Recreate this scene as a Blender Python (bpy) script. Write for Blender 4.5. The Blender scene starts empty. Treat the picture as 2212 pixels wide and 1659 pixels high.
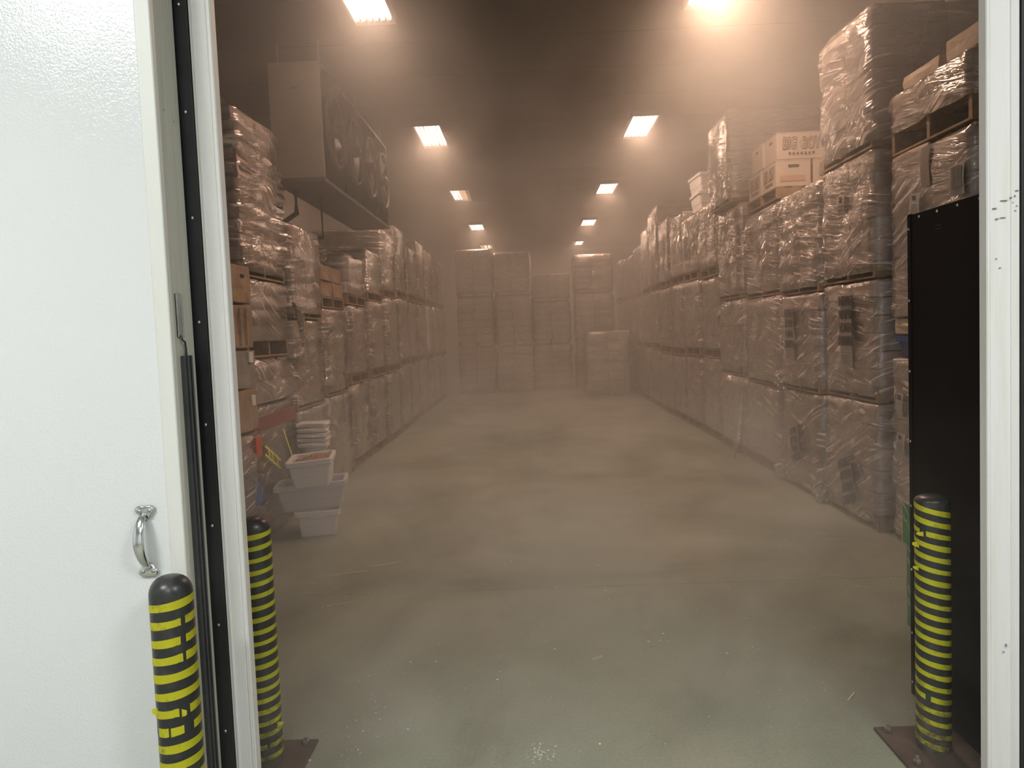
import bpy, bmesh, math, random
from mathutils import Vector, Matrix, Euler, noise
PI = math.pi
R = math.radians
rnd = random.Random(7)
scene = bpy.context.scene
COL = scene.collection

# ------------------------------------------------------------------ camera
F, W = 1730.0, 2212.0
yaw, pitch, roll = R(1.37), R(3.62), R(-2.3)
cam = bpy.data.cameras.new('camera')
camo = bpy.data.objects.new('camera', cam)
COL.objects.link(camo)
fwd = Vector((-math.sin(yaw) * math.cos(pitch), math.cos(yaw) * math.cos(pitch), -math.sin(pitch)))
rt = Vector((math.cos(yaw), math.sin(yaw), 0))
up = rt.cross(fwd)
r2 = math.cos(roll) * rt + math.sin(roll) * up
u2 = -math.sin(roll) * rt + math.cos(roll) * up
m = Matrix((r2, u2, -fwd)).transposed().to_4x4()
m.translation = Vector((0, 0, 1.65))
camo.matrix_world = m
cam.sensor_width = 36
cam.lens = F / W * 36
cam.clip_end = 80
cam.clip_start = 0.05
scene.camera = camo

# ------------------------------------------------------------------ exposure, world, lights
vs = scene.view_settings
vs.view_transform = 'Standard'
vs.look = 'None'
vs.exposure = 0.0
vs.gamma = 1.0
vs.use_curve_mapping = False
cy = scene.cycles
cy.use_adaptive_sampling = True
cy.adaptive_threshold = 0.2
cy.max_bounces = 4
cy.diffuse_bounces = 2
cy.glossy_bounces = 2
cy.transmission_bounces = 3
cy.volume_bounces = 1
cy.transparent_max_bounces = 10
cy.sample_clamp_indirect = 4
cy.volume_step_rate = 4
cy.volume_max_steps = 48
cy.caustics_reflective = False
cy.caustics_refractive = False
cy.use_denoising = True

world = bpy.data.worlds.new('world')
scene.world = world
world.use_nodes = True
world.node_tree.nodes['Background'].inputs[0].default_value = (1, 1, 1, 1)
world.node_tree.nodes['Background'].inputs[1].default_value = 0.02

LAMP_COL = (1.0, 0.635, 0.425)
LAMP_W = 47.5
CEIL = 4.75


def area(name, loc, rot, sx, sy, power, col, spread=180):
    l = bpy.data.lights.new(name, 'AREA')
    l.shape = 'RECTANGLE'
    l.size = sx
    l.size_y = sy
    l.energy = power
    l.color = col
    l.spread = R(spread)
    o = bpy.data.objects.new(name, l)
    o.location = loc
    o.rotation_euler = rot
    COL.objects.link(o)
    return o


# lights of the anteroom the camera stands in (fluorescent battens on its ceiling)
ANTE = [(-2.45, -0.05, 3.9, 100), (2.1, -0.1, 3.9, 82), (-0.4, -2.2, 3.9, 78)]
for ax, ay, az, p in ANTE:
    area('anteroom_lamp_light', (ax, ay, az), (0, 0, 0), 1.2, 0.35, p * 1.19, (1.0, 1.0, .985))

# lamps of the cold store: x, y, which tubes are lit, power factor
LIGHTS = []
for yy in (7.25, 12.4, 17.65, 23.0, 28.2):
    LIGHTS.append((-1.37, yy))
    LIGHTS.append((1.80, yy))
for lx, ly in LIGHTS:
    f = 1.0
    if lx < 0 and abs(ly - 17.65) < .1:
        f = 0.5
    if ly < 8:
        f = 0.55 if lx < 0 else 2.1
    if ly > 26:
        f = 0.5
    area('cold_store_lamp_light', (lx, ly, CEIL - 0.075), (0, 0, 0), 0.36, 1.28, LAMP_W * f, LAMP_COL)


# ------------------------------------------------------------------ material helpers
def new_mat(name):
    mt = bpy.data.materials.new(name)
    mt.use_nodes = True
    nt = mt.node_tree
    b = nt.nodes['Principled BSDF']
    return mt, nt, b


def N(nt, typ, **kw):
    n = nt.nodes.new(typ)
    for k, v in kw.items():
        setattr(n, k, v)
    return n


def L(nt, a, b):
    nt.links.new(a, b)


def coords(nt, scale=(1, 1, 1), rot=(0, 0, 0), kind='Object'):
    tc = N(nt, 'ShaderNodeTexCoord')
    mp0 = N(nt, 'ShaderNodeMapping')
    mp0.inputs['Rotation'].default_value = rot
    mp = N(nt, 'ShaderNodeMapping')
    mp.inputs['Scale'].default_value = scale
    L(nt, mp0.outputs['Vector'], mp.inputs['Vector'])
    mp_ = mp
    mp = mp0
    if kind == 'World':
        g = N(nt, 'ShaderNodeNewGeometry')
        L(nt, g.outputs['Position'], mp.inputs['Vector'])
    else:
        L(nt, tc.outputs[kind], mp.inputs['Vector'])
    return mp_.outputs['Vector']


def noise_tex(nt, vec, scale, detail=3, rough=.5, dist=0):
    n = N(nt, 'ShaderNodeTexNoise')
    n.inputs['Scale'].default_value = scale
    n.inputs['Detail'].default_value = detail
    n.inputs['Roughness'].default_value = rough
    n.inputs['Distortion'].default_value = dist
    L(nt, vec, n.inputs['Vector'])
    return n.outputs['Fac']


def ramp(nt, fac, stops):
    r = N(nt, 'ShaderNodeValToRGB')
    e = r.color_ramp.elements
    while len(e) > 1:
        e.remove(e[-1])
    e[0].position = stops[0][0]
    e[0].color = (*stops[0][1], 1)
    for p, c in stops[1:]:
        x = e.new(p)
        x.color = (*c, 1)
    L(nt, fac, r.inputs['Fac'])
    return r.outputs['Color']


def bump(nt, h, strength, dist, b, nrm=None):
    bp = N(nt, 'ShaderNodeBump')
    bp.inputs['Strength'].default_value = strength
    bp.inputs['Distance'].default_value = dist
    L(nt, h, bp.inputs['Height'])
    if nrm is not None:
        L(nt, nrm, bp.inputs['Normal'])
    if b is not None:
        L(nt, bp.outputs['Normal'], b.inputs['Normal'])
    return bp.outputs['Normal']


def math_n(nt, op, a, b=None, clamp=False):
    n = N(nt, 'ShaderNodeMath', operation=op)
    n.use_clamp = clamp
    for i, v in enumerate((a, b)):
        if v is None:
            continue
        if isinstance(v, (int, float)):
            n.inputs[i].default_value = v
        else:
            L(nt, v, n.inputs[i])
    return n.outputs[0]


def mix_col(nt, fac, a, b, mode='MIX'):
    n = N(nt, 'ShaderNodeMix', data_type='RGBA', blend_type=mode)
    for s, v in ((n.inputs['Factor'], fac), (n.inputs[6], a), (n.inputs[7], b)):
        if isinstance(v, (int, float)):
            s.default_value = v
        elif isinstance(v, tuple):
            s.default_value = (*v, 1)
        else:
            L(nt, v, s)
    return n.outputs[2]


def simple(name, col, rough=.6, metal=0, var=.12, scale=8, bmp=0, bscale=60):
    mt, nt, b = new_mat(name)
    v = coords(nt, kind='Object')
    f = noise_tex(nt, v, scale, 4, .6)
    lo = tuple(max(0, c * (1 - var)) for c in col)
    hi = tuple(min(1, c * (1 + var)) for c in col)
    L(nt, ramp(nt, f, [(.3, lo), (.7, hi)]), b.inputs['Base Color'])
    b.inputs['Roughness'].default_value = rough
    b.inputs['Metallic'].default_value = metal
    if bmp:
        bump(nt, noise_tex(nt, v, bscale, 2), bmp, .002, b)
    return mt


def stained(name, base, stain, rough, streak=(6, 6, .6), amt=.55, spots=(.08, .08, .07), emboss=0, spot_amt=1, escale=160):
    """painted panel with faint vertical stains and a few dark scuffs"""
    mt, nt, b = new_mat(name)
    v = coords(nt, streak)
    f = noise_tex(nt, v, 3, 5, .65)
    c = ramp(nt, f, [(amt - .08, base), (amt + .3, stain)])
    v2 = coords(nt, (1, 1, .5))
    s = noise_tex(nt, v2, 42, 3, .7)
    s2 = noise_tex(nt, v2, 2.6, 2, .5)
    sp = math_n(nt, 'MULTIPLY', math_n(nt, 'GREATER_THAN', s, .735), math_n(nt, 'GREATER_THAN', s2, .57))
    sp = math_n(nt, 'MULTIPLY', sp, .8 * spot_amt)
    L(nt, mix_col(nt, sp, c, spots), b.inputs['Base Color'])
    b.inputs['Roughness'].default_value = rough
    if emboss:
        bump(nt, noise_tex(nt, coords(nt), escale, 2, .5), emboss, .003, b)
    return mt


M = {}
M['door_skin'] = stained('door_skin_white', (.75, .775, .775), (.735, .76, .75), .14, (1, 1, 1), .6, emboss=.34, spot_amt=.0, escale=140)
M['door_trim'] = stained('door_trim_cream', (.74, .75, .70), (.68, .68, .60), .42, (5, 5, .5), .55, spot_amt=.5)
M['door_end'] = stained('door_end_cream', (.66, .65, .56), (.52, .50, .40), .45, (5, 12, .5), .5)
M['casing'] = stained('casing_white', (.86, .86, .84), (.76, .74, .64), .4, (9, 9, .5), .56)
M['wall_outer'] = stained('anteroom_panel_white', (.75, .77, .77), (.7, .72, .71), .5, (1, 1, 1), .6, spot_amt=0)
M['wall_inner'] = stained('cold_store_panel', (.50, .48, .44), (.4, .37, .32), .55, (1, 1, .4), .55, spot_amt=.3)
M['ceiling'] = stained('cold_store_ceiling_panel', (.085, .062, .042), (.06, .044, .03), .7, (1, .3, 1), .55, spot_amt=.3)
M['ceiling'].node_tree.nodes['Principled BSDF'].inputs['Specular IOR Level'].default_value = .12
M['black_plastic'] = simple('black_wear_plate', (.018, .019, .021), .38, 0, .3, 5, .15, 30)
M['black_panel'] = BP = simple('black_guard_sheet', (.006, .005, .005), .6, 0, .3, 3, .1, 25)
BP.node_tree.nodes['Principled BSDF'].inputs['Specular IOR Level'].default_value = .12
M['gasket'] = simple('gasket_rubber', (.045, .048, .05), .42, 0, .2, 8)
M['chrome'] = simple('chrome', (.72, .72, .73), .14, 1, .05, 5)
M['steel'] = simple('zinc_screw', (.55, .55, .54), .3, 1, .2, 40)
M['galv'] = simple('galvanised_steel', (.45, .44, .42), .4, 1, .2, 12)


def mat_concrete():
    mt, nt, b = new_mat('concrete_floor')
    v = coords(nt)
    big = noise_tex(nt, v, .45, 5, .6, .6)
    c = ramp(nt, big, [(.3, (.15, .16, .12)), (.5, (.27, .292, .222)), (.72, (.385, .41, .325))])  # concrete mottling, its contrast widened to stand in for haze shading
    # tyre-dark dirty patches
    v3 = coords(nt, (1, .25, 1), (0, 0, R(14)))
    d = noise_tex(nt, v3, 2.2, 6, .7, .3)
    dk = ramp(nt, d, [(.52, (0, 0, 0)), (.72, (1, 1, 1))])
    c = mix_col(nt, math_n(nt, 'MULTIPLY', dk, .38), c, (.14, .125, .10))
    fine = noise_tex(nt, v, 70, 4, .7)
    fc = ramp(nt, fine, [(.3, (.84, .84, .84)), (.7, (1.1, 1.1, 1.1))])
    c = mix_col(nt, 1, c, fc, 'MULTIPLY')
    # pale scratches
    v4 = coords(nt, (1, 14, 1), (0, 0, R(25)))
    sc = noise_tex(nt, v4, 1.7, 6, .8)
    sc = math_n(nt, 'GREATER_THAN', sc, .73)
    c = mix_col(nt, math_n(nt, 'MULTIPLY', sc, .25), c, (.5, .49, .44))
    L(nt, c, b.inputs['Base Color'])
    rr = ramp(nt, noise_tex(nt, v, 1.3, 4, .6), [(.35, (.45, .45, .45)), (.65, (.72, .72, .72))])
    L(nt, rr, b.inputs['Roughness'])
    bump(nt, fine, .12, .003, b)
    return mt


M['concrete'] = mat_concrete()
M['evap_dark_pre'] = simple('black_scuff', (.28, .27, .26), .7, 0, .4, 60)


def mat_carton(name, stops, rough=.75):
    mt, nt, b = new_mat(name)
    oi = N(nt, 'ShaderNodeObjectInfo')
    c = ramp(nt, oi.outputs['Random'], stops)
    v = coords(nt, (1, 1, 1))
    n = noise_tex(nt, v, 6, 4, .6)
    n2 = ramp(nt, n, [(.3, (.78, .77, .76)), (.7, (1.08, 1.08, 1.08))])
    c = mix_col(nt, 1, c, n2, 'MULTIPLY')
    # vague printed blocks on the faces
    geo = coords(nt, (5, 5, 9))
    vo = N(nt, 'ShaderNodeTexVoronoi', distance='CHEBYCHEV')
    vo.inputs['Scale'].default_value = 1.1
    L(nt, geo, vo.inputs['Vector'])
    pr = math_n(nt, 'GREATER_THAN', N_sep(nt, vo.outputs['Color']), .8)
    c = mix_col(nt, math_n(nt, 'MULTIPLY', pr, .22), c, (.16, .10, .09))
    L(nt, c, b.inputs['Base Color'])
    b.inputs['Roughness'].default_value = rough
    bump(nt, noise_tex(nt, v, 9, 3, .6), .5, .02, b)
    return mt


def N_sep(nt, col):
    s = N(nt, 'ShaderNodeSeparateColor')
    L(nt, col, s.inputs[0])
    return s.outputs[0]


M['carton_pale'] = mat_carton('pale_carton', [(0, (.60, .54, .47)), (.35, (.70, .64, .58)), (.6, (.56, .46, .41)), (.8, (.66, .58, .54)), (1, (.52, .45, .38))])
M['carton_pink'] = mat_carton('pinkish_carton', [(0, (.64, .50, .47)), (.4, (.68, .60, .56)), (.7, (.58, .42, .41)), (1, (.70, .64, .60))])
M['carton_brown'] = mat_carton('brown_carton', [(0, (.36, .24, .15)), (.5, (.42, .29, .19)), (1, (.33, .23, .15))])
M['carton_grey'] = mat_carton('grey_carton', [(0, (.30, .275, .26)), (.5, (.36, .34, .32)), (1, (.26, .235, .22))])
M['carton_tan'] = mat_carton('tan_carton', [(0, (.55, .44, .32)), (.5, (.58, .48, .37)), (1, (.5, .4, .3))])
M['wood'] = simple('pallet_wood', (.30, .20, .12), .75, 0, .35, 9, .4, 30)
M['paper'] = simple('white_paper', (.72, .70, .68), .7, 0, .06, 10)
M['sign_paper'] = simple('grey_paper_sign', (.56, .51, .47), .7, 0, .08, 10)
M['ink'] = simple('black_ink', (.05, .045, .04), .7, 0, .1, 10)
M['ink_grey'] = simple('grey_ink', (.22, .2, .19), .7, 0, .1, 10)
M['tote'] = simple('grey_tote_plastic', (.58, .57, .60), .45, 0, .06, 6)
M['tote_white'] = simple('white_tote_plastic', (.80, .77, .76), .45, 0, .06, 6)
M['meat'] = simple('brown_crumb', (.36, .19, .12), .85, 0, .45, 45, .9, 50)
M['blue'] = simple('blue_tote_plastic', (.02, .05, .20), .4, 0, .2, 8)
M['red_tape'] = simple('red_tape', (.22, .035, .03), .45, 0, .2, 8)
M['orange_red'] = simple('orange_sticker', (.62, .09, .05), .5, 0, .1, 8)
M['blue_print'] = simple('blue_print', (.03, .12, .40), .5, 0, .1, 8)
M['yellow_tape'] = None
M['dark_bin'] = simple('dark_purple_wrap', (.11, .085, .10), .5, 0, .3, 4)
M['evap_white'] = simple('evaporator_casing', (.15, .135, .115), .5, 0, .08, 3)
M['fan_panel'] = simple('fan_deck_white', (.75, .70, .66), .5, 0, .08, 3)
M['evap_dark'] = simple('evaporator_dark', (.025, .021, .018), .6, 0, .2, 6)
M['evap_fin'] = simple('coil_fins', (.12, .10, .085), .5, .4, .2, 30)
M['rust_plate'] = simple('rusty_floor_plate', (.085, .06, .05), .6, .2, .35, 9, .5, 40)
M['bits'] = simple('white_crumbs', (.75, .70, .66), .8, 0, .1, 40)
M['straw'] = simple('pale_splinter', (.62, .56, .42), .8, 0, .2, 40)
M['green'] = simple('green_carton', (.10, .25, .11), .7, 0, .2, 10)
M['lime'] = simple('yellow_green_print', (.42, .46, .08), .7, 0, .15, 14)


def mat_tape():
    mt, nt, b = new_mat('yellow_tape')
    v = coords(nt)
    g = noise_tex(nt, v, 22, 5, .7)
    sep = N(nt, 'ShaderNodeSeparateXYZ')
    L(nt, coords(nt, kind='World'), sep.inputs[0])
    low = math_n(nt, 'SUBTRACT', .35, sep.outputs[2], False)   # scuffed dirtier near the floor
    gg = math_n(nt, 'ADD', g, math_n(nt, 'MULTIPLY', math_n(nt, 'MAXIMUM', low, 0), .75))
    c = ramp(nt, gg, [(.58, (.93, .90, .04)), (.72, (.50, .45, .08)), (.86, (.16, .13, .06))])
    L(nt, c, b.inputs['Base Color'])
    b.inputs['Roughness'].default_value = .42
    return mt


def mat_sleeve():
    mt, nt, b = new_mat('black_bollard_sleeve')
    v = coords(nt)
    g = noise_tex(nt, v, 16, 5, .75)
    sep = N(nt, 'ShaderNodeSeparateXYZ')
    L(nt, coords(nt, kind='World'), sep.inputs[0])
    low = math_n(nt, 'MAXIMUM', math_n(nt, 'SUBTRACT', .3, sep.outputs[2]), 0)
    gg = math_n(nt, 'ADD', g, math_n(nt, 'MULTIPLY', low, .8))
    c = ramp(nt, gg, [(.5, (.022, .023, .024)), (.66, (.05, .05, .042)), (.85, (.12, .10, .075))])
    L(nt, c, b.inputs['Base Color'])
    b.inputs['Roughness'].default_value = .33
    bump(nt, g, .15, .003, b)
    return mt


M['yellow_tape'] = mat_tape()
M['sleeve'] = mat_sleeve()


def mat_wrap(name='stretch_film', cover=.21, seed=0., tint=(.90, .82, .78)):
    """clear stretch film: mostly see-through, a little milky, with tight glossy wrinkles"""
    mt, nt, b = new_mat(name)
    nt.nodes.remove(b)
    out = nt.nodes['Material Output']
    tc = N(nt, 'ShaderNodeTexCoord')
    oi = N(nt, 'ShaderNodeObjectInfo')
    off = N(nt, 'ShaderNodeVectorMath', operation='ADD')
    L(nt, tc.outputs['Object'], off.inputs[0])
    cmb = N(nt, 'ShaderNodeCombineXYZ')
    L(nt, math_n(nt, 'MULTIPLY', oi.outputs['Random'], 37.), cmb.inputs[0])
    L(nt, math_n(nt, 'MULTIPLY', oi.outputs['Random'], 11.), cmb.inputs[1])
    L(nt, cmb.outputs[0], off.inputs[1])
    # tight wrinkles run along the pull of the film, slanting
    def streak(ax, ay, sc, scl, det, dist):
        r1 = N(nt, 'ShaderNodeMapping')
        r1.inputs['Rotation'].default_value = (R(ax), R(ay), 0)
        L(nt, off.outputs[0], r1.inputs['Vector'])
        r2_ = N(nt, 'ShaderNodeMapping')
        r2_.inputs['Scale'].default_value = sc
        L(nt, r1.outputs[0], r2_.inputs['Vector'])
        return noise_tex(nt, r2_.outputs[0], scl, det, .6, dist)
    w1 = streak(24, 12, (1.2, 1.2, 17), 2.2, 3, .25)
    w2 = streak(-9, -6, (1.4, 1.4, 14), 2.2, 3, .3)
    big = noise_tex(nt, off.outputs[0], 2.3, 2, .5, .4)
    sel = ramp(nt, noise_tex(nt, off.outputs[0], 1.6, 1, .5), [(.42, (0, 0, 0)), (.58, (1, 1, 1))])
    w = mix_col(nt, sel, w1, w2)
    h = math_n(nt, 'ADD', w, math_n(nt, 'MULTIPLY', big, .5))
    nrm = bump(nt, h, 1.0, .02, None)
    tr = N(nt, 'ShaderNodeBsdfTransparent')
    df = N(nt, 'ShaderNodeBsdfDiffuse')
    df.inputs['Color'].default_value = (*tint, 1)
    gl = N(nt, 'ShaderNodeBsdfGlossy')
    gl.inputs['Roughness'].default_value = .1
    gl.inputs['Color'].default_value = (.95, .93, .92, 1)
    L(nt, nrm, gl.inputs['Normal'])
    L(nt, nrm, df.inputs['Normal'])
    # film milkiness, with whitish streaks painted in for wrinkle highlights
    mk = ramp(nt, w, [(.40, (cover * .4,) * 3), (.56, (cover * 1.1,) * 3), (.62, (min(1, cover * 3.6),) * 3), (.74, (min(1, cover * 4.6),) * 3)])
    m1 = N(nt, 'ShaderNodeMixShader')
    L(nt, mk, m1.inputs[0])
    L(nt, tr.outputs[0], m1.inputs[1])
    L(nt, df.outputs[0], m1.inputs[2])
    fr = N(nt, 'ShaderNodeFresnel')
    fr.inputs['IOR'].default_value = 1.5
    L(nt, nrm, fr.inputs['Normal'])
    m2 = N(nt, 'ShaderNodeMixShader')
    L(nt, math_n(nt, 'MULTIPLY', math_n(nt, 'ADD', fr.outputs[0], .03), 1.7, True), m2.inputs[0])
    L(nt, m1.outputs[0], m2.inputs[1])
    L(nt, gl.outputs[0], m2.inputs[2])
    L(nt, m2.outputs[0], out.inputs[0])
    return mt


M['wrap'] = mat_wrap()
M['wrap_dense'] = mat_wrap('stretch_film_dense', .34)


def emit(name, col, s):
    mt, nt, b = new_mat(name)
    b.inputs['Base Color'].default_value = (.8, .8, .8, 1)
    b.inputs['Emission Color'].default_value = (*col, 1)
    b.inputs['Emission Strength'].default_value = s
    mt.cycles.emission_sampling = 'NONE'
    return mt


M['tube_on'] = emit('lit_fluorescent_tube', (1, .84, .74), 3.2)
M['tube_dim'] = emit('dim_fluorescent_tube', (1, .55, .25), 1.2)
M['reflector'] = emit('glowing_lamp_reflector', (1, .5, .4), .4)  # glow painted onto the reflector, stands for tube light bouncing off it
M['tube_cool'] = emit('anteroom_tube', (.95, .98, 1), 9)

# ------------------------------------------------------------------ mesh helpers


def box_into(bm, x0, x1, y0, y1, z0, z1):
    vs_ = [bm.verts.new(p) for p in ((x0, y0, z0), (x1, y0, z0), (x1, y1, z0), (x0, y1, z0),
                                     (x0, y0, z1), (x1, y0, z1), (x1, y1, z1), (x0, y1, z1))]
    for f in ((0, 3, 2, 1), (4, 5, 6, 7), (0, 1, 5, 4), (1, 2, 6, 5), (2, 3, 7, 6), (3, 0, 4, 7)):
        bm.faces.new([vs_[i] for i in f])
    return vs_


def bm_mesh(bm, name, mat, smooth=False):
    bm.normal_update()
    me = bpy.data.meshes.new(name)
    bm.to_mesh(me)
    bm.free()
    if mat is not None:
        me.materials.append(mat)
    if smooth:
        me.polygons.foreach_set('use_smooth', [True] * len(me.polygons))
    return me


def obj(name, data, parent=None, loc=(0, 0, 0), rot=(0, 0, 0), scale=(1, 1, 1)):
    o = bpy.data.objects.new(name, data)
    COL.objects.link(o)
    o.parent = parent
    o.location = loc
    o.rotation_euler = rot
    o.scale = scale
    return o


def tag(o, label, cat, group=None):
    o['label'] = label
    o['category'] = cat
    if group:
        o['group'] = group
    return o


def thing(name, label, cat, loc=(0, 0, 0), rot=(0, 0, 0), group=None):
    return tag(obj(name, None, None, loc, rot), label, cat, group)


def boxes(name, lst, mat, parent=None, bevel=0, loc=(0, 0, 0), rot=(0, 0, 0)):
    bm = bmesh.new()
    for b in lst:
        box_into(bm, *b)
    if bevel:
        bmesh.ops.bevel(bm, geom=bm.edges[:], offset=bevel, segments=1, affect='EDGES')
    return obj(name, bm_mesh(bm, name, mat), parent, loc, rot)


def struct(name, lst, mat, parent=None, bevel=0):
    o = boxes(name, lst, mat, parent, bevel)
    if parent is None:
        o['kind'] = 'structure'
    return o


def lathe_mesh(name, prof, seg, mat, smooth=True):
    bm = bmesh.new()
    rings = []
    for r, z in prof:
        if r < 1e-5:
            rings.append([bm.verts.new((0, 0, z))])
        else:
            rings.append([bm.verts.new((r * math.cos(2 * PI * i / seg), r * math.sin(2 * PI * i / seg), z)) for i in range(seg)])
    for a, b in zip(rings, rings[1:]):
        for i in range(seg):
            j = (i + 1) % seg
            if len(a) == 1 and len(b) == 1:
                continue
            if len(a) == 1:
                bm.faces.new((a[0], b[j], b[i]))
            elif len(b) == 1:
                bm.faces.new((a[i], a[j], b[0]))
            else:
                bm.faces.new((a[i], a[j], b[j], b[i]))
    bmesh.ops.recalc_face_normals(bm, faces=bm.faces[:])
    return bm_mesh(bm, name, mat, smooth)


def tube_mesh(name, pts, radii, seg, mat, flat=1.0, updir=Vector((0, 0, 1))):
    """swept tube along pts with per-point radius; flat squashes it along its second axis"""
    bm = bmesh.new()
    rings = []
    n = len(pts)
    pts = [Vector(p) for p in pts]
    for i, p in enumerate(pts):
        t = (pts[min(i + 1, n - 1)] - pts[max(i - 1, 0)]).normalized()
        a = t.cross(updir)
        if a.length < .05:
            a = t.cross(Vector((1, 0, 0)))
        a.normalize()
        b = a.cross(t).normalized()
        r = radii[i] if isinstance(radii, (list, tuple)) else radii
        rings.append([bm.verts.new(p + a * r * math.cos(2 * PI * k / seg) + b * r * flat * math.sin(2 * PI * k / seg)) for k in range(seg)])
    for a, b in zip(rings, rings[1:]):
        for i in range(seg):
            j = (i + 1) % seg
            bm.faces.new((a[i], a[j], b[j], b[i]))
    bm.faces.new(rings[0][::-1])
    bm.faces.new(rings[-1])
    bmesh.ops.recalc_face_normals(bm, faces=bm.faces[:])
    return bm_mesh(bm, name, mat, True)


def text_mesh(body, size, mat, extrude=.0008, shear=0, spacing=1, align='CENTER', bold=0):
    cu = bpy.data.curves.new('lettering', 'FONT')
    cu.body = body
    cu.size = size
    cu.extrude = extrude
    cu.align_x = align
    cu.align_y = 'CENTER'
    cu.shear = shear
    cu.space_line = .92
    cu.space_character = spacing
    cu.offset = bold
    cu.resolution_u = 3
    cu.materials.append(mat)
    o = bpy.data.objects.new('lettering', cu)
    COL.objects.link(o)
    dg = bpy.context.evaluated_depsgraph_get()
    me = bpy.data.meshes.new_from_object(o.evaluated_get(dg))
    bpy.data.objects.remove(o)
    me.name = 'lettering'
    return me


# rotation that stands text (XY plane) up on the faces of the room
ROT_AISLE_RIGHT = (PI / 2, 0, -PI / 2)   # readable face looks towards -X  (loads of the right row)
ROT_AISLE_LEFT = (PI / 2, 0, PI / 2)     # readable face looks towards +X  (loads of the left row)
ROT_NEAR = (PI / 2, 0, 0)                # readable face looks towards -Y  (the camera)

# ------------------------------------------------------------------ the setting
OX0, OX1, OZ = -1.014, 1.52, 3.25     # door opening
WY0, WY1 = 2.72, 2.86                # the wall it is cut in
XL, XR, YB = -3.75, 4.25, 30.5


def make_floor():
    # profile along Y with sawn joints as real grooves
    ys = [-4.5]
    joints = [5.08, 10.9, 16.6, 22.3, 28.0]
    prof = [(-4.5, 0)]
    for j in joints:
        prof += [(j - .002, 0), (j - .0015, -.012), (j + .0015, -.012), (j + .002, 0)]
    prof.append((YB + .2, 0))
    bm = bmesh.new()
    xs = [-5.2, XR + .8]
    rows = [[bm.verts.new((x, y, z)) for x in xs] for y, z in prof]
    for a, b in zip(rows, rows[1:]):
        bm.faces.new((a[0], a[1], b[1], b[0]))
    ret = bmesh.ops.extrude_face_region(bm, geom=bm.faces[:])
    for v in [g for g in ret['geom'] if isinstance(g, bmesh.types.BMVert)]:
        v.co.z = -.15
    bmesh.ops.recalc_face_normals(bm, faces=bm.faces[:])
    o = obj('floor', bm_mesh(bm, 'floor', M['concrete']))
    o['kind'] = 'structure'


make_floor()
struct('wall_front', [(-5.2, OX0 - .075, WY0, WY1, 0, 4.75), (OX1 + .075, 5.05, WY0, WY1, 0, 4.75), (OX0 - .075, OX1 + .075, WY0, WY1, OZ + .05, 4.75)], M['wall_outer'])
struct('wall_left', [(XL - .15, XL, WY1, YB, 0, CEIL)], M['wall_inner'])
struct('wall_right', [(XR, XR + .15, WY1, YB, 0, CEIL)], M['wall_inner'])
struct('wall_back', [(XL - .15, XR + .15, YB, YB + .15, 0, CEIL)], M['wall_inner'])
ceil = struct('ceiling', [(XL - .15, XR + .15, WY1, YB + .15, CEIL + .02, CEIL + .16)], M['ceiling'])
# the panels the ceiling is made of, each 1.15 m wide, joints recessed
pm = None
k = 0
yy = WY1
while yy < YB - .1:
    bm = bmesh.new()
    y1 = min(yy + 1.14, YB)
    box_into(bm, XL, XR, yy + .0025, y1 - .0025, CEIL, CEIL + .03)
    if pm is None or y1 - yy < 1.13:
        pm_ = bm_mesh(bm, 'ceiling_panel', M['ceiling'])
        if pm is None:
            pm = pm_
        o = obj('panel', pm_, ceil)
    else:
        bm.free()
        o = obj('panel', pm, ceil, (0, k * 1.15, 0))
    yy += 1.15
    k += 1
# anteroom behind the camera
struct('wall_rear', [(-5.2, 5.05, -4.5, -4.35, 0, 4.1)], M['wall_outer'])
struct('wall_anteroom_left', [(-5.2, -5.05, -4.35, WY0, 0, 4.1)], M['wall_outer'])
struct('wall_anteroom_right', [(4.9, 5.05, -4.35, WY0, 0, 4.1)], M['wall_outer'])
struct('ceiling_anteroom', [(-5.2, 5.05, -4.5, WY0, 4.1, 4.25)], M['wall_outer'])
for ax, ay, az, p in ANTE:
    t = thing('batten_light', 'white fluorescent batten on the anteroom ceiling, %s' % ('ahead of the camera to the left' if ax < -1 else 'above the camera to the right' if ax > 1 else 'well behind the camera'), 'light', (ax, ay, 4.1), group='anteroom battens')
    boxes('housing', [(-.64, .64, -.2, .2, -.06, 0)], M['casing'], t, .005)
    for dy in (-.12, 0, .12):
        tm = obj('tube', tube_mesh('tube', [(-.6, dy, -.08), (.6, dy, -.08)], .016, 8, M['tube_cool']), t)


# --- casing of the opening (door jambs) with stepped profile
def jamb(name, x0, x1, groove, ridge, mirror):
    """white plastic casing from the opening edge; small steps as seen in the photograph"""
    bm = bmesh.new()
    yf = 2.70
    s = -1 if mirror else 1
    # profile in (distance from opening edge, y)
    w = abs(x1 - x0)
    edge = x0 if not mirror else x1
    prof = [(.012, yf + .045), (0, yf + .044), (0, yf + .004), (.003, yf), (groove - .003, yf), (groove, yf + .004), (groove + .003, yf + .0015),
            (ridge - .006, yf + .0015), (ridge - .004, yf - .004), (ridge, yf - .004), (ridge + .002, yf), (w - .002, yf), (w, yf + .003), (w, WY0)]
    a = [bm.verts.new((edge + s * d, y, 0)) for d, y in prof]
    b = [bm.verts.new((edge + s * d, y, OZ + .12)) for d, y in prof]
    for i in range(len(prof) - 1):
        bm.faces.new((a[i], a[i + 1], b[i + 1], b[i]))
    bmesh.ops.recalc_face_normals(bm, faces=bm.faces[:])
    o = obj(name, bm_mesh(bm, name, M['casing']))
    o['kind'] = 'structure'
    o['label'] = 'white plastic casing on the %s side of the opening' % ('left' if mirror else 'right')
    return o


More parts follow.
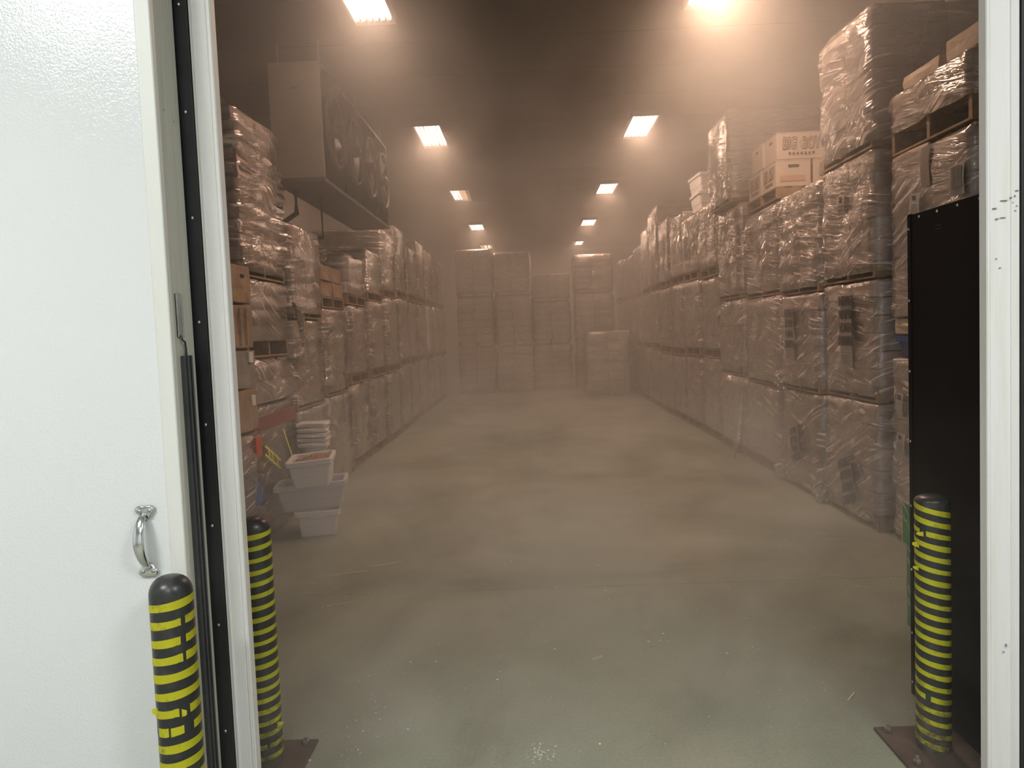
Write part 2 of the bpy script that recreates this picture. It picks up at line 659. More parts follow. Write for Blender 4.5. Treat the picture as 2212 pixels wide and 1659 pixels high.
jamb('trim_1', -1.087, OX0, .016, .062, True)
jamb('trim_2', OX1, 1.628, .012, .082, False)
bm = bmesh.new()
for (x_, z_, w_, h_) in ((1.545, 1.995, .012, .003), (1.552, 1.96, .008, .004), (1.575, 2.02, .022, .0015), (1.572, 1.965, .018, .001), (1.597, 2.025, .004, .008),
                         (1.602, 2.01, .003, .006), (1.610, 2.03, .002, .009), (1.616, 2.0, .003, .004), (1.612, 1.985, .004, .003), (1.617, 2.05, .010, .003), (1.55, 1.83, .003, .004), (1.562, 1.80, .005, .003), (1.58, .52, .003, .012), (1.572, .50, .004, .004)):
    box_into(bm, x_ - .5 * w_, x_ + .5 * w_, 2.6945, 2.703, z_, z_ + h_ * .7)
o = obj('scuff_marks', bm_mesh(bm, 'scuff_marks', M['evap_dark_pre']), bpy.data.objects['trim_2'])
o['kind'] = 'stuff'
struct('trim_3', [(OX0 - .07, OX1 + .13, 2.70, 2.745, OZ, OZ + .12)], M['casing'])
# black wear plates screwed on the wall beside the casing
screw_me = lathe_mesh('screw', [(0, .0028), (.0025, .0030), (.0055, .0022), (.0065, 0)], 10, M['steel'])


def screw(parent, loc, rot, s=1):
    return obj('screw', screw_me, parent, loc, rot, (s, s, s))


t = thing('wear_plate', 'tall black wear plate with screws between the sliding door and the left white casing', 'plate', (-1.163, 2.70, 0))
boxes('plate', [(-.16, .072, 0, .018, .02, 3.2)], M['black_plastic'], t, .002)
for z in (.30, .68, 1.03, 1.38, 1.73, 2.08, 2.43, 2.78):
    screw(t, (.045, -.0005, z), (PI / 2, 0, 0))
t = thing('wear_plate', 'black wear plate right of the right white casing at the photo edge', 'plate', (1.8, 2.69, 0))
boxes('plate', [(-.17, .35, 0, .028, .02, 3.2)], M['black_plastic'], t, .002)
for z in (.35, .9, 1.45, 2.0, 2.6):
    screw(t, (-.150, -.0005, z), (PI / 2, 0, 0))


# ------------------------------------------------------------------ sliding door
def sliding_door():
    t = thing('sliding_door', 'large white insulated sliding door slid open to the left', 'door', (-2.556, 2.5, .02))
    X1, X0 = 1.43, -1.45     # right edge at world x = -1.12
    H = 3.3
    boxes('leaf', [(X0 + .045, X1 - .045, .003, .175, .03, H - .045)], M['door_skin'], t, .004)
    boxes('edge_trim', [(X1 - .05, X1, 0, .03, 0, H)], M['door_trim'], t, .003)
    boxes('edge_trim', [(X0, X0 + .05, 0, .03, 0, H)], M['door_trim'], t, .003)
    boxes('edge_trim', [(X0 + .05, X1 - .05, 0, .03, H - .05, H)], M['door_trim'], t, .003)
    boxes('end_cap', [(X1 - .04, X1 - .003, .03, .178, 0, H)], M['door_end'], t, .002)
    # black rubber gasket standing on the end, from z 0 to 1.62, ribbed
    g = boxes('gasket', [(X1 - .003, X1 + .012, .062, .125, 0, 1.60)], M['gasket'], t, .003)
    boxes('rib', [(X1 + .012, X1 + .017, .078, .086, 0, 1.60), (X1 + .012, X1 + .017, .104, .112, 0, 1.60)], M['gasket'], g, .001)
    br = boxes('bracket', [(X1 - .003, X1 + .004, .05, .058, 1.66, 1.80), (X1 - .003, X1 + .004, .085, .093, 1.66, 1.80),
                           (X1 - .003, X1 + .001, .05, .093, 1.66, 1.80)], M['galv'], t, .001)
    obj('cable', tube_mesh('cable', [(X1 + .004, .06, 1.665), (X1 + .008, .065, 1.65), (X1 + .008, .082, 1.645), (X1 + .006, .09, 1.625), (X1 + .006, .092, 1.59)], .0035, 8, M['gasket']), t)
    for z in (1.675, 1.785):
        screw(br, (X1 + .004, .054, z), (0, PI / 2, 0), .6)
    for z, y in ((2.38, .06), (2.36, .13), (1.0, .14)):
        screw(t, (X1 - .0025, y, z), (0, PI / 2, 0), .55)
    # chrome pull handle
    hx, hz = -1.24 + 2.55, 1.035 - .02
    h = obj('pull_handle', None, t, (hx, -.002, hz), (0, R(-2), 0))
    for s in (-1, 1):
        # three-lobed end plate
        bm = bmesh.new()
        out = []
        for i in range(36):
            a = 2 * PI * i / 36
            rx, rz = .031, .023
            lob = 1 + .16 * math.cos(3 * (a + (PI / 2 if s > 0 else -PI / 2)))
            out.append((rx * lob * math.cos(a), rz * lob * math.sin(a)))
        f = [bm.verts.new((x, 0, z)) for x, z in out]
        m_ = [bm.verts.new((x * .95, -.005, z * .95)) for x, z in out]
        c_ = [bm.verts.new((x * .8, -.007, z * .8)) for x, z in out]
        for A, B in ((f, m_), (m_, c_)):
            for i in range(36):
                j = (i + 1) % 36
                bm.faces.new((A[i], A[j], B[j], B[i]))
        bm.faces.new(c_)
        bmesh.ops.recalc_face_normals(bm, faces=bm.faces[:])
        obj('end_plate', bm_mesh(bm, 'end_plate', M['chrome'], True), h, (0.004 * s, 0, s * .095))
        for dx in (-.016, .016):
            obj('screw', screw_me, h, (dx + .004 * s, -.0068, s * .098), (PI / 2, 0, 0))
    pts, rad = [], []
    for i in range(21):
        u = i / 20
        z = (.088 - .176 * u)
        y = -.006 - .040 * math.sin(PI * u) ** .65
        pts.append((-.006 * math.sin(PI * u), y, z))
        rad.append(.011 + .0075 * math.sin(PI * u) ** 1.0)
    obj('grip', tube_mesh('grip', pts, rad, 14, M['chrome'], .42, Vector((0, 1, 0))), h)
    return t


door = sliding_door()


# ------------------------------------------------------------------ bollards
def tape_band(name, r, z0, pitch, width, a0, a1, jag=0, seg=64, zmax=9):
    bm = bmesh.new()
    n = max(6, int(seg * (a1 - a0) / (2 * PI)))
    lo, hi, lo2, hi2 = [], [], [], []
    for i in range(n + 1):
        a = a0 + (a1 - a0) * i / n
        zc = z0 + pitch * a / (2 * PI)
        j = 0
        if jag and (i < 3 or i > n - 3):
            j = rnd.uniform(-jag, jag)
        wl = width * (1 + .06 * math.sin(a * 3 + z0 * 40))
        c, s = math.cos(a), math.sin(a)
        zl, zh = min(zc - wl / 2 + j, zmax - .004), min(zc + wl / 2 + j * .7, zmax)
        lo.append(bm.verts.new((c * r, s * r, zl)))
        hi.append(bm.verts.new((c * r, s * r, zh)))
    for i in range(n):
        bm.faces.new((lo[i], lo[i + 1], hi[i + 1], hi[i]))
    # give it thickness
    ret = bmesh.ops.solidify(bm, geom=bm.faces[:], thickness=.0008)
    return bm_mesh(bm, name, M['yellow_tape'], False)


def bollard(loc, r, h, label, starts, spacing, width, hand, gaps, plate, dome, flaps=(), z_first=None):
    t = thing('bollard', label, 'bollard', loc, group=None)
    prof = [(r, 0.0)]
    prof += [(r, .02 + i * .1) for i in range(int((h - dome - .02) / .1))]
    prof.append((r, h - dome))
    for i in range(1, 9):
        a = i / 8 * PI / 2
        prof.append((r * math.cos(a) ** .75 if i < 8 else 0, h - dome + dome * math.sin(a)))
    obj('sleeve', lathe_mesh('sleeve', prof, 48, M['sleeve']), t)
    z = (z_first if z_first else h - dome - .01)
    k = 0
    # front of the post (towards the camera) is angle -pi/2
    while z > .02:
        p = starts * spacing * hand
        # seam at the back
        a0, a1 = -PI * 1.5, PI * .5
        zc = z + p * .25
        spans = [(a0, a1)]
        for gk, ga, gb in gaps:
            if gk == k:
                new = []
                for s0, s1 in spans:
                    if ga > s0 and gb < s1:
                        new += [(s0, ga), (gb, s1)]
                    else:
                        new.append((s0, s1))
                spans = new
        for s0, s1 in spans:
            if zc + p * s0 / (2 * PI) < .015 and zc + p * s1 / (2 * PI) < .015:
                continue
            obj('tape_stripe', tape_band('tape_stripe', r + .0006, zc, p, width * rnd.uniform(.92, 1.06), s0, s1, .0015, zmax=h - dome + .001), t)
        z -= spacing * rnd.uniform(.95, 1.05)
        k += 1
    for (fz, fa, fw, fh, out) in flaps:
        bm = bmesh.new()
        rows = []
        for i in range(4):
            u = i / 3
            rr = r + .001 + out * u * u
            a = fa + fw * u
            cs = (math.cos(a), math.sin(a))
            rows.append([bm.verts.new((cs[0] * rr, cs[1] * rr, fz + fh / 2 - .006 * u)), bm.verts.new((cs[0] * rr, cs[1] * rr, fz - fh / 2 + .008 * u * (1 if i % 2 else .4)))])
        for A, B in zip(rows, rows[1:]):
            bm.faces.new((A[0], A[1], B[1], B[0]))
        bmesh.ops.solidify(bm, geom=bm.faces[:], thickness=.0008)
        obj('tape_flap', bm_mesh(bm, 'tape_flap', M['yellow_tape']), t)
    if plate:
        s = plate
        pl = boxes('base_plate', [(-s, s, -s, s, 0, .012)], M['rust_plate'], t, .002)
        bolt = lathe_mesh('anchor_bolt', [(0, .030), (.007, .030), (.007, .014), (.014, .014), (.014, .002), (0, .002)], 6, M['galv'], False)
        for dx in (-1, 1):
            for dy in (-1, 1):
                obj('anchor_bolt', bolt, pl, (dx * (s - .04), dy * (s - .04), .012))
    return t


F0 = -PI / 2
bollard((-1.127, 2.385, 0), .064, .955, 'glossy domed bollard with torn yellow stripes in front of the sliding door', 1, .054, .0255, 1,
        [(1, F0 + .78, F0 + 1.0), (2, F0 + .72, F0 + .98), (3, F0 + .78, F0 + .93), (6, F0 + .45, F0 + .95), (7, F0 - 1.1, F0 - .72), (7, F0 - .08, F0 + .02), (7, F0 + .62, F0 + 1.1), (11, F0 + .4, F0 + .62)],
        0, .058, [(.545, F0 + .55, .2, .026, .006), (.548, F0 - .7, -.25, .026, .012)], z_first=.872)
bollard((-1.094, 3.03, 0), .064, .985, 'yellow-striped bollard just inside the left jamb, lower stripes scuffed', 1, .0455, .0185, 1,
        [(18, F0 + .4, F0 + .55)], .16, .05, [(.17, F0 + 1.1, .3, .022, .014)], z_first=.915)
bollard((1.484, 3.0, 0), .061, .985, 'yellow-striped bollard beside the black guard panel, stripes slanting down right', 2, .0445, .0195, -1,
        [(2, F0 - 1.2, F0 - .8), (16, F0 - .9, F0 - .6)], .16, .022, [(.80, F0 - 1.25, -.35, .024, .012), (.845, F0 - .95, -.3, .02, .012), (.71, F0 - 1.3, -.3, .02, .01)], z_first=.925)


# ------------------------------------------------------------------ black guard panel on the right, inside the opening
def guard_panel():
    t = thing('guard_panel', 'tall matte black sheet screen standing behind the right bollard', 'panel', (1.62, 3.2, 0))
    boxes('sheet', [(0, .035, -.34, .235, .004, 2.08)], M['black_panel'], t, .002)
    boxes('edge_strip', [(-.004, .04, .235, .262, .004, 2.083)], M['black_panel'], t, .0015)
    boxes('mark', [(-.0012, 0, -.01, .035, 2.005, 2.008), (-.0012, 0, -.01, .03, 1.992, 1.994)], M['evap_dark'], t)
    for z in (2.02, 1.72, 1.42, 1.12, .84, .56, .28, .06):
        screw(t, (-.0045, .248, z), (0, -PI / 2, 0), .9)
    for y in (.165, .02, -.13, -.28):
        screw(t, (-.0005, y, 2.062), (0, -PI / 2, 0), .9)
    return t


guard_panel()

# ------------------------------------------------------------------ pallet loads
CART = {}


def carton_mesh(sx, sy, sz, mat, var):
    key = (round(sx, 2), round(sy, 2), round(sz, 3), mat, var)
    if key in CART:
        return CART[key]
    rr = random.Random(hash((round(sx * 100), round(sy * 100), round(sz * 100), var)) & 0xffff)
    bm = bmesh.new()
    nx, ny, nz = 2, 2, 1
    bmesh.ops.create_cube(bm, size=1)
    bmesh.ops.subdivide_edges(bm, edges=bm.edges[:], cuts=1, use_grid_fill=True)
    for v in bm.verts:
        c = v.co
        k_ = sum(1 for a in c if abs(a) < .01)
        # bulging faces, sagging corners
        amp = .012 * k_
        d = Vector((c.x * sx, c.y * sy, c.z * sz))
        nrm = Vector((c.x, c.y, 0))
        if nrm.length > 0:
            d += nrm.normalized() * amp * rr.uniform(-.3, 1.2)
        if c.z > .4:
            d.z -= rr.uniform(0, .012) if k_ < 2 else -.002
        d.x += rr.uniform(-.006, .006)
        d.y += rr.uniform(-.006, .006)
        v.co = d + Vector((0, 0, sz / 2))
    bmesh.ops.bevel(bm, geom=[e for e in bm.edges if e.calc_face_angle(0) > .8], offset=.006, segments=1, affect='EDGES')
    me = bm_mesh(bm, 'carton', M[mat], False)
    CART[key] = me
    return me


board_me = {}


def board(sx, sy, sz):
    key = (round(sx, 3), round(sy, 3), round(sz, 3))
    if key not in board_me:
        bm = bmesh.new()
        box_into(bm, -sx / 2, sx / 2, -sy / 2, sy / 2, 0, sz)
        bmesh.ops.bevel(bm, geom=bm.edges[:], offset=.002, segments=1, affect='EDGES')
        board_me[key] = bm_mesh(bm, 'board', M['wood'])
    return board_me[key]


def add_pallet(parent, w, d, z, detailed, h=.125):
    """w along Y (aisle), d along X; stringers run along X so the aisle side shows their ends"""
    bm = bmesh.new()
    for s in (-1, 0, 1):
        yy_ = s * (w / 2 - .022)
        box_into(bm, -d / 2, d / 2, yy_ - .02, yy_ + .02, .016, h - .016)
    if not detailed:
        nb = 6
        for i in range(nb):
            x = -d / 2 + .045 + i * (d - .09) / (nb - 1)
            box_into(bm, x - .045, x + .045, -w / 2, w / 2, h - .016, h)
        for i in range(3):
            x = -d / 2 + .045 + i * (d - .09) / 2
            box_into(bm, x - .045, x + .045, -w / 2, w / 2, 0, .016)
        return obj('pallet', bm_mesh(bm, 'pallet', M['wood']), parent, (0, 0, z))
    p = obj('pallet', bm_mesh(bm, 'pallet', M['wood']), parent, (0, 0, z))
    nb = 7
    for i in range(nb):
        x = -d / 2 + .045 + i * (d - .09) / (nb - 1)
        obj('deck_board', board(.09, w, .016), p, (x, rnd.uniform(-.004, .004), h - .016))
    for i in range(3):
        x = -d / 2 + .045 + i * (d - .09) / 2
        obj('bottom_board', board(.09, w, .016), p, (x, rnd.uniform(-.004, .004), 0))
    return p


def shell_mesh(w, d, z0, z1, layer_h, seed, bulge=.012, amp=.02, off=.022, fine=False):
    """stretch film round a load: w along Y, d along X, wavy and pulled in at the joints between layers"""
    bm = bmesh.new()
    per = []
    rc = .05
    hx, hy = d / 2, w / 2

    def add_line(x0, y0, x1, y1, n):
        for i in range(n):
            u = i / n
            per.append((x0 + (x1 - x0) * u, y0 + (y1 - y0) * u))
    nn = 30 if fine else 14
    add_line(-hx, hy - rc, -hx, -hy + rc, nn)
    for i in range(3):
        a = PI + (i / 3) * PI / 2
        per.append((-hx + rc + rc * math.cos(a), -hy + rc + rc * math.sin(a)))
    add_line(-hx + rc, -hy, hx - rc, -hy, nn)
    for i in range(3):
        a = 1.5 * PI + (i / 3) * PI / 2
        per.append((hx - rc + rc * math.cos(a), -hy + rc + rc * math.sin(a)))
    add_line(hx, -hy + rc, hx, hy - rc, 3)
    per.append((hx - rc * .3, hy - rc * .3))
    add_line(hx - rc, hy, -hx + rc, hy, 6)
    per.append((-hx + rc * .3, hy - rc * .3))
    nz = max(6, int((z1 - z0) / (.026 if fine else .055)))
    rows = []
    for k_ in range(nz + 1):
        z = z0 + (z1 - z0) * k_ / nz
        row = []
        for (x, y) in per:
            nrm = Vector((x / hx, y / hy, 0))
            if abs(nrm.x) > abs(nrm.y):
                n_ = Vector((math.copysign(1, x), y / hy * .25, 0))
            else:
                n_ = Vector((x / hx * .25, math.copysign(1, y), 0))
            ph = ((z - z0) / layer_h) % 1
            o_ = off + bulge * math.sin(PI * ph) ** .7 - bulge * .4
            o_ += amp * noise.noise(Vector((x * 2.3 + seed * 3.1, y * 2.3 - seed * 1.7, z * 3.2 + seed)))
            o_ += amp * .45 * noise.noise(Vector((x * 9 + seed, y * 9, z * 14 - x * 5 - y * 5)))
            if k_ == nz:
                o_ -= .045
            row.append(bm.verts.new((x + n_.x * o_, y + n_.y * o_, z + (.006 if k_ < nz else 0) * noise.noise(Vector((x * 5, y * 5, seed))))))
        rows.append(row)
    m_ = len(per)
    for a, b in zip(rows, rows[1:]):
        for i in range(m_):
            j = (i + 1) % m_
            bm.faces.new((a[i], a[j], b[j], b[i]))
    # inward lip on top
    lip = [bm.verts.new((v.co.x * .8, v.co.y * .8, v.co.z - .004)) for v in rows[-1]]
    for i in range(m_):
        j = (i + 1) % m_
        bm.faces.new((rows[-1][i], rows[-1][j], lip[j], lip[i]))
    bmesh.ops.recalc_face_normals(bm, faces=bm.faces[:])
    return bm_mesh(bm, 'stretch_wrap', M['wrap'], True)


def load(side, face, y0, w, z0, z1, layers, label, mat='carton_pale', nside=1, d=1.12, pallet=True, wrap=True, detailed=False,
         nrow=2, group=None, tilt=0, amp=.02, name=None, seed=None, inset=.0, dense=False, bulge=.012, jit=.008, ph=.125, film0=None):
    """one wrapped pallet; face = x of its aisle side, side=+1 right row, -1 left row"""
    cx = face + side * d / 2
    t = thing(name or ('wrapped_pallet_load' if wrap else 'pallet_load'), label, 'pallet load', (cx, y0 + w / 2, z0), (R(tilt) * .3, R(tilt), 0), group)
    zb = 0
    if pallet:
        add_pallet(t, w, d, 0, detailed, ph)
        zb = ph + .002
    H_ = (z1 - z0) - zb - .004
    lh = H_ / layers
    sd = seed if seed is not None else rnd.random() * 40
    for l_ in range(layers):
        z = zb + l_ * lh
        # alternate two and three boxes per layer like a locked stack
        ny = nrow if (l_ % 2 == 0 or nrow > 2) else nrow
        for i in range(ny):
            for j in range(nside):
                sy = (w - .02) / ny - .008
                sx = (d - .02) / nside - .008
                x = -side * (d / 2) + side * ((d) / nside * (j + .5)) + rnd.uniform(-jit, jit)
                y = -w / 2 + w / ny * (i + .5) + rnd.uniform(-jit * .5, jit * .5)
                me = carton_mesh(sx - inset, sy, lh - .003, mat, rnd.randrange(3))
                o = obj('carton', me, t, (x, y, z), (0, 0, rnd.uniform(-.012, .012)))
    if wrap:
        me = shell_mesh(w, d, (film0 if film0 else .045) if pallet else .01, z1 - z0 - .004, lh, sd, bulge, amp, fine=detailed)
        if dense:
            me.materials[0] = M['wrap_dense']
        obj('stretch_wrap', me, t)
    return t


RF, LF = 2.64, -2.27
ORD = ['first', 'second', 'third', 'fourth', 'fifth', 'sixth', 'seventh', 'eighth', 'ninth', 'tenth', 'eleventh', 'twelfth', 'thirteenth', 'fourteenth', 'fifteenth', 'sixteenth']
TIER = ['on the floor', 'second from floor', 'third from floor', 'fourth from floor']
NEARLAB = {}


def paper_sign(parent, loc, rot, w, h, lines, size, mat='sign_paper', ink='ink', name='paper_sign', small=0):
    bm = bmesh.new()
    # slightly curled sheet
    n = 6
    rows = []
    for i in range(n + 1):
        u = i / n - .5
        rows.append([bm.verts.new((x, h * u, .004 * math.cos(u * 5))) for x in (-w / 2, 0, w / 2)])
    for a, b in zip(rows, rows[1:]):
        for i in range(2):
            bm.faces.new((a[i], a[i + 1], b[i + 1], b[i]))
    bmesh.ops.solidify(bm, geom=bm.faces[:], thickness=.0006)
    s = obj(name, bm_mesh(bm, name, M[mat]), parent, loc, rot)
    yy_ = h / 2 - size * .75
    for ln in lines:
        obj('lettering', text_mesh(ln, size, M[ink], bold=.001), s, (0, yy_, .0062))
        yy_ -= size * 1.05
    if small:
        bm = bmesh.new()
        for i in range(small):
            ww = w * .38 * rnd.uniform(.6, 1)
            y_ = yy_ - i * size * .38
            if y_ < -h / 2 + .01:
                break
            box_into(bm, -ww, ww * rnd.uniform(.5, 1), y_ - size * .05, y_ + size * .05, .005, .0062)
        obj('print_line', bm_mesh(bm, 'print_line', M['ink_grey']), s)
    return s


# ---- right row.  columns: y0, width, [(z0, z1, layers, material, kwargs)]
right_cols = [
    (6.17, 1.03, [(0, 1.00, 5, 'carton_pink', {}), (1.02, 1.96, 6, 'carton_pink', {}), (1.98, 2.94, 5, 'carton_pink', {}), (2.96, 4.0, 6, 'carton_pink', {})]),
    (7.34, 1.06, [(0, .98, 5, 'carton_grey', {}), (1.0, 1.92, 5, 'carton_pink', {}), (1.95, 2.92, 5, 'carton_pale', {})]),
    (8.52, 1.30, [(0, .96, 4, 'carton_grey', {}), (.98, 1.95, 4, 'carton_pink', {}), (1.97, 2.93, 4, 'carton_pale', {})]),
    (9.98, 1.08, [(0, 1.0, 5, 'carton_pale', {}), (1.03, 1.98, 5, 'carton_pink', {}), (2.0, 3.15, 6, 'carton_pale', {'fx': -.04}), (3.17, 4.28, 6, 'carton_pale', {'fx': -.12})]),
    (11.2, 1.12, [(0, 1.18, 5, 'carton_pale', {}), (1.22, 2.35, 5, 'carton_pink', {}), (2.45, 3.42, 5, 'carton_pale', {})]),
    (12.45, 1.12, [(0, 1.18, 5, 'carton_pink', {}), (1.25, 2.38, 5, 'carton_pink', {}), (2.48, 3.42, 4, 'carton_pale', {})]),
    (13.72, 1.1, [(0, 1.15, 4, 'carton_pale', {}), (1.28, 2.4, 5, 'carton_pink', {}), (2.52, 3.6, 5, 'carton_pale', {})]),
    (14.96, 1.12, [(0, 1.15, 5, 'carton_pale', {}), (1.28, 2.4, 4, 'carton_pale', {}), (2.52, 3.7, 5, 'carton_pink', {})]),
    (16.25, 1.12, [(0, 1.2, 5, 'carton_pale', {}), (1.25, 2.4, 5, 'carton_pale', {}), (2.45, 4.1, 7, 'carton_pale', {})]),
    (17.55, 1.12, [(0, 1.2, 4, 'carton_pale', {}), (1.25, 2.4, 5, 'carton_pale', {}), (2.45, 3.85, 5, 'carton_pale', {})]),
    (18.85, 1.12, [(0, 1.2, 5, 'carton_pale', {}), (1.25, 2.4, 5, 'carton_pale', {}), (2.45, 3.6, 5, 'carton_pale', {})]),
    (20.15, 1.12, [(0, 1.2, 5, 'carton_pale', {}), (1.25, 2.4, 4, 'carton_pale', {}), (2.45, 3.5, 5, 'carton_pale', {})]),
    (21.45, 1.12, [(0, 1.2, 4, 'carton_pale', {}), (1.25, 2.4, 5, 'carton_pale', {}), (2.45, 3.5, 4, 'carton_pale', {})]),
    (22.75, 1.12, [(0, 1.2, 5, 'carton_pale', {}), (1.25, 2.4, 5, 'carton_pale', {}), (2.45, 3.6, 5, 'carton_pale', {})]),
]
LOADS = {}
for ci, (y0, w, tiers) in enumerate(right_cols):
    near = ci < 4
    zp = 0
    for ti, (z0, z1, lay, mat, kw) in enumerate(tiers):
        z0 = zp
        zp = z1 + .002
        top = ', topmost' if ti == len(tiers) - 1 else ''
        lab = 'film-wrapped pallet load %s, %s full stack along the right side from the doorway' % (TIER[ti], ORD[ci])
        t = load(1, RF + rnd.uniform(-.02, .02) + kw.pop('fx', 0), y0, w, z0, z1, lay, lab, mat, nside=2 if near else 1, detailed=ci < 2,
                 group='wrapped pallet loads of the right row', amp=.03, nrow=2, film0=.135 if ci > 3 or (ti == 0 and ci > 1) else None, **kw)
        LOADS[('R', ci, ti)] = t

# ---- left row
left_cols = [
    None,
    (7.68, 1.04, [(0, .98, 3, 'carton_pale', {}), (1.0, 1.88, 4, 'carton_brown', {}), (1.92, 2.80, 5, 'carton_pink', {})]),
    (8.88, 1.04, [(0, 1.02, 3, 'carton_pale', {}), (1.1, 2.02, 5, 'carton_pale', {}), (2.05, 2.52, 2, 'carton_brown', {'wrap': False})]),
    (10.1, 1.1, [(0, 1.08, 3, 'carton_pale', {}), (1.15, 2.1, 4, 'carton_pale', {}), (2.12, 2.75, 3, 'carton_pink', {})]),
    (11.4, 1.1, [(0, 1.1, 3, 'carton_pale', {}), (1.2, 2.2, 4, 'carton_pink', {}), (2.25, 2.95, 3, 'carton_pale', {})]),
    (12.7, 1.1, [(0, 1.1, 4, 'carton_pale', {}), (1.2, 2.3, 4, 'carton_pale', {}), (2.35, 3.4, 5, 'carton_pale', {})]),
    (14.0, 1.1, [(0, 1.15, 4, 'carton_pale', {}), (1.2, 2.35, 4, 'carton_pale', {}), (2.4, 3.62, 5, 'carton_pale', {})]),
    (15.3, 1.1, [(0, 1.15, 4, 'carton_pale', {}), (1.2, 2.35, 4, 'carton_pale', {}), (2.4, 3.4, 4, 'carton_pale', {})]),
    (16.6, 1.1, [(0, 1.15, 4, 'carton_pale', {}), (1.2, 2.35, 4, 'carton_pale', {}), (2.4, 3.65, 5, 'carton_pale', {})]),
    (17.9, 1.1, [(0, 1.15, 4, 'carton_pale', {}), (1.2, 2.35, 4, 'carton_pale', {}), (2.4, 3.6, 5, 'carton_pale', {})]),
    (19.2, 1.1, [(0, 1.15, 4, 'carton_pale', {}), (1.2, 2.35, 4, 'carton_pale', {}), (2.4, 3.3, 4, 'carton_pale', {})]),
    (20.5, 1.1, [(0, 1.15, 4, 'carton_pale', {}), (1.2, 2.35, 4, 'carton_pale', {}), (2.4, 3.55, 4, 'carton_pale', {})]),
]
for ci, c in enumerate(left_cols):
    if c is None:
        continue
    y0, w, tiers = c
    zp = 0
    for ti, (z0, z1, lay, mat, kw) in enumerate(tiers):
        z0 = zp
        zp = z1 + .002
        lab = 'film-wrapped pallet load %s, %s stack along the left side from the doorway' % (TIER[ti], ORD[ci + 1])
        if kw.get('wrap') is False:
            lab = 'unwrapped brown cartons topping the third stack along the left side'
        t = load(-1, LF + rnd.uniform(-.02, .02), y0, w, z0, z1, lay, lab, mat, nside=2 if ci < 3 else 1, detailed=ci < 3,
                 group='wrapped pallet loads of the left row', amp=.03, film0=.135 if ci > 2 else None, **kw)
        LOADS[('L', ci, ti)] = t

# ---- first right column (thin cartons, pallet on top), partly behind the black panel
Y0r, Wr = 4.98, 1.07
FX = 2.72
load(1, FX, Y0r, Wr, 2.83, 3.27, 2, 'wrapped load sitting on a bare-fronted pallet, top right beside the white casing', 'carton_tan', nside=2, detailed=True, amp=.03,
     group=None, inset=.0, ph=.18, film0=.15)
t = thing('carton', 'long tan carton lying on top of the topmost right pallet, near its far end', 'carton', (FX + .3, 5.72, 3.275))
obj('box', carton_mesh(.5, .5, .11, 'carton_tan', 1), t)
t = thing('carton', 'tan carton lying on top of the topmost right pallet, cut off by the casing', 'carton', (FX + .3, 5.12, 3.275))
obj('box', carton_mesh(.5, .52, .15, 'carton_tan', 2), t)
tR1 = load(1, FX, Y0r, Wr, 1.655, 2.828, 8, 'wrapped stack of thin cartons with a square barcode label above the black panel', 'carton_pale', nside=2, pallet=False, amp=.02, jit=.015)
load(1, FX + .0, Y0r, Wr, 1.53, 1.655, 1, 'yellowish carton layer lying on the blue tub', 'carton_tan', nside=2, pallet=False, wrap=False, nrow=2, name='carton_layer')
tR0 = load(1, FX, Y0r, Wr, 0.0, 1.36, 8, 'wrapped cartons with a white label behind the black panel, below the blue tub', 'carton_pale', nside=2, pallet=True, detailed=True, amp=.03, jit=.02)
t = thing('plastic_tub', 'dark blue plastic tub squeezed between carton layers beside the black panel', 'tub', (FX + .22, 5.77, 1.365))


def tub_mesh(lx, ly, h, rim, taper, mat, wall=.008, name='tub'):
    bm = bmesh.new()

    def ring(sx, sy, z, rc=.03, n=4):
        out = []
        for (cx_, cy_, a0) in ((1, 1, 0), (-1, 1, PI / 2), (-1, -1, PI), (1, -1, 1.5 * PI)):
            for i in range(n + 1):
                a = a0 + i / n * PI / 2
                out.append(bm.verts.new((cx_ * (sx - rc) + rc * math.cos(a), cy_ * (sy - rc) + rc * math.sin(a), z)))
        return out
    hx, hy = lx / 2, ly / 2
    b = 1 - taper
    R_ = [ring(hx * b * .97, hy * b * .97, 0), ring(hx * b, hy * b, .01), ring(hx * (b + taper * .35), hy * (b + taper * .35), h * .38),
          ring(hx * (b + taper * .35) + .004, hy * (b + taper * .35) + .004, h * .4),
          ring(hx * (b + taper * .85), hy * (b + taper * .85), h - .045), ring(hx + rim, hy + rim, h - .042), ring(hx + rim, hy + rim, h - .006),
          ring(hx + rim - .006, hy + rim - .006, h), ring(hx - wall, hy - wall, h), ring(hx - wall - .006, hy - wall - .006, h - .008), ring(hx * b - wall, hy * b - wall, .012)]
    for a, c in zip(R_, R_[1:]):
        n = len(a)
        for i in range(n):
            j = (i + 1) % n
            bm.faces.new((a[i], a[j], c[j], c[i]))
    bm.faces.new(R_[0][::-1])
    bm.faces.new(R_[-1])
    bmesh.ops.recalc_face_normals(bm, faces=bm.faces[:])
    return bm_mesh(bm, name, mat, False)


obj('body', tub_mesh(.4, .56, .155, .012, .14, M['blue']), t)
for name_, loc_, w_, h_, lines_, sz_, sm_, par_ in (
        ('label', (-.56 - .045, .345, .73), .13, .16, ['201'], .04, 5, tR0),
        ('label', (-.56 - .045, .355, 1.02), .10, .17, ['202'], .045, 1, tR0),
        ('label', (-.56 - .045, .105, .76), .14, .16, ['701'], .042, 5, tR1)):
    paper_sign(par_, loc_, (PI / 2, R(3), -PI / 2), w_, h_, lines_, sz_, 'paper', 'ink', 'paper_label', sm_)
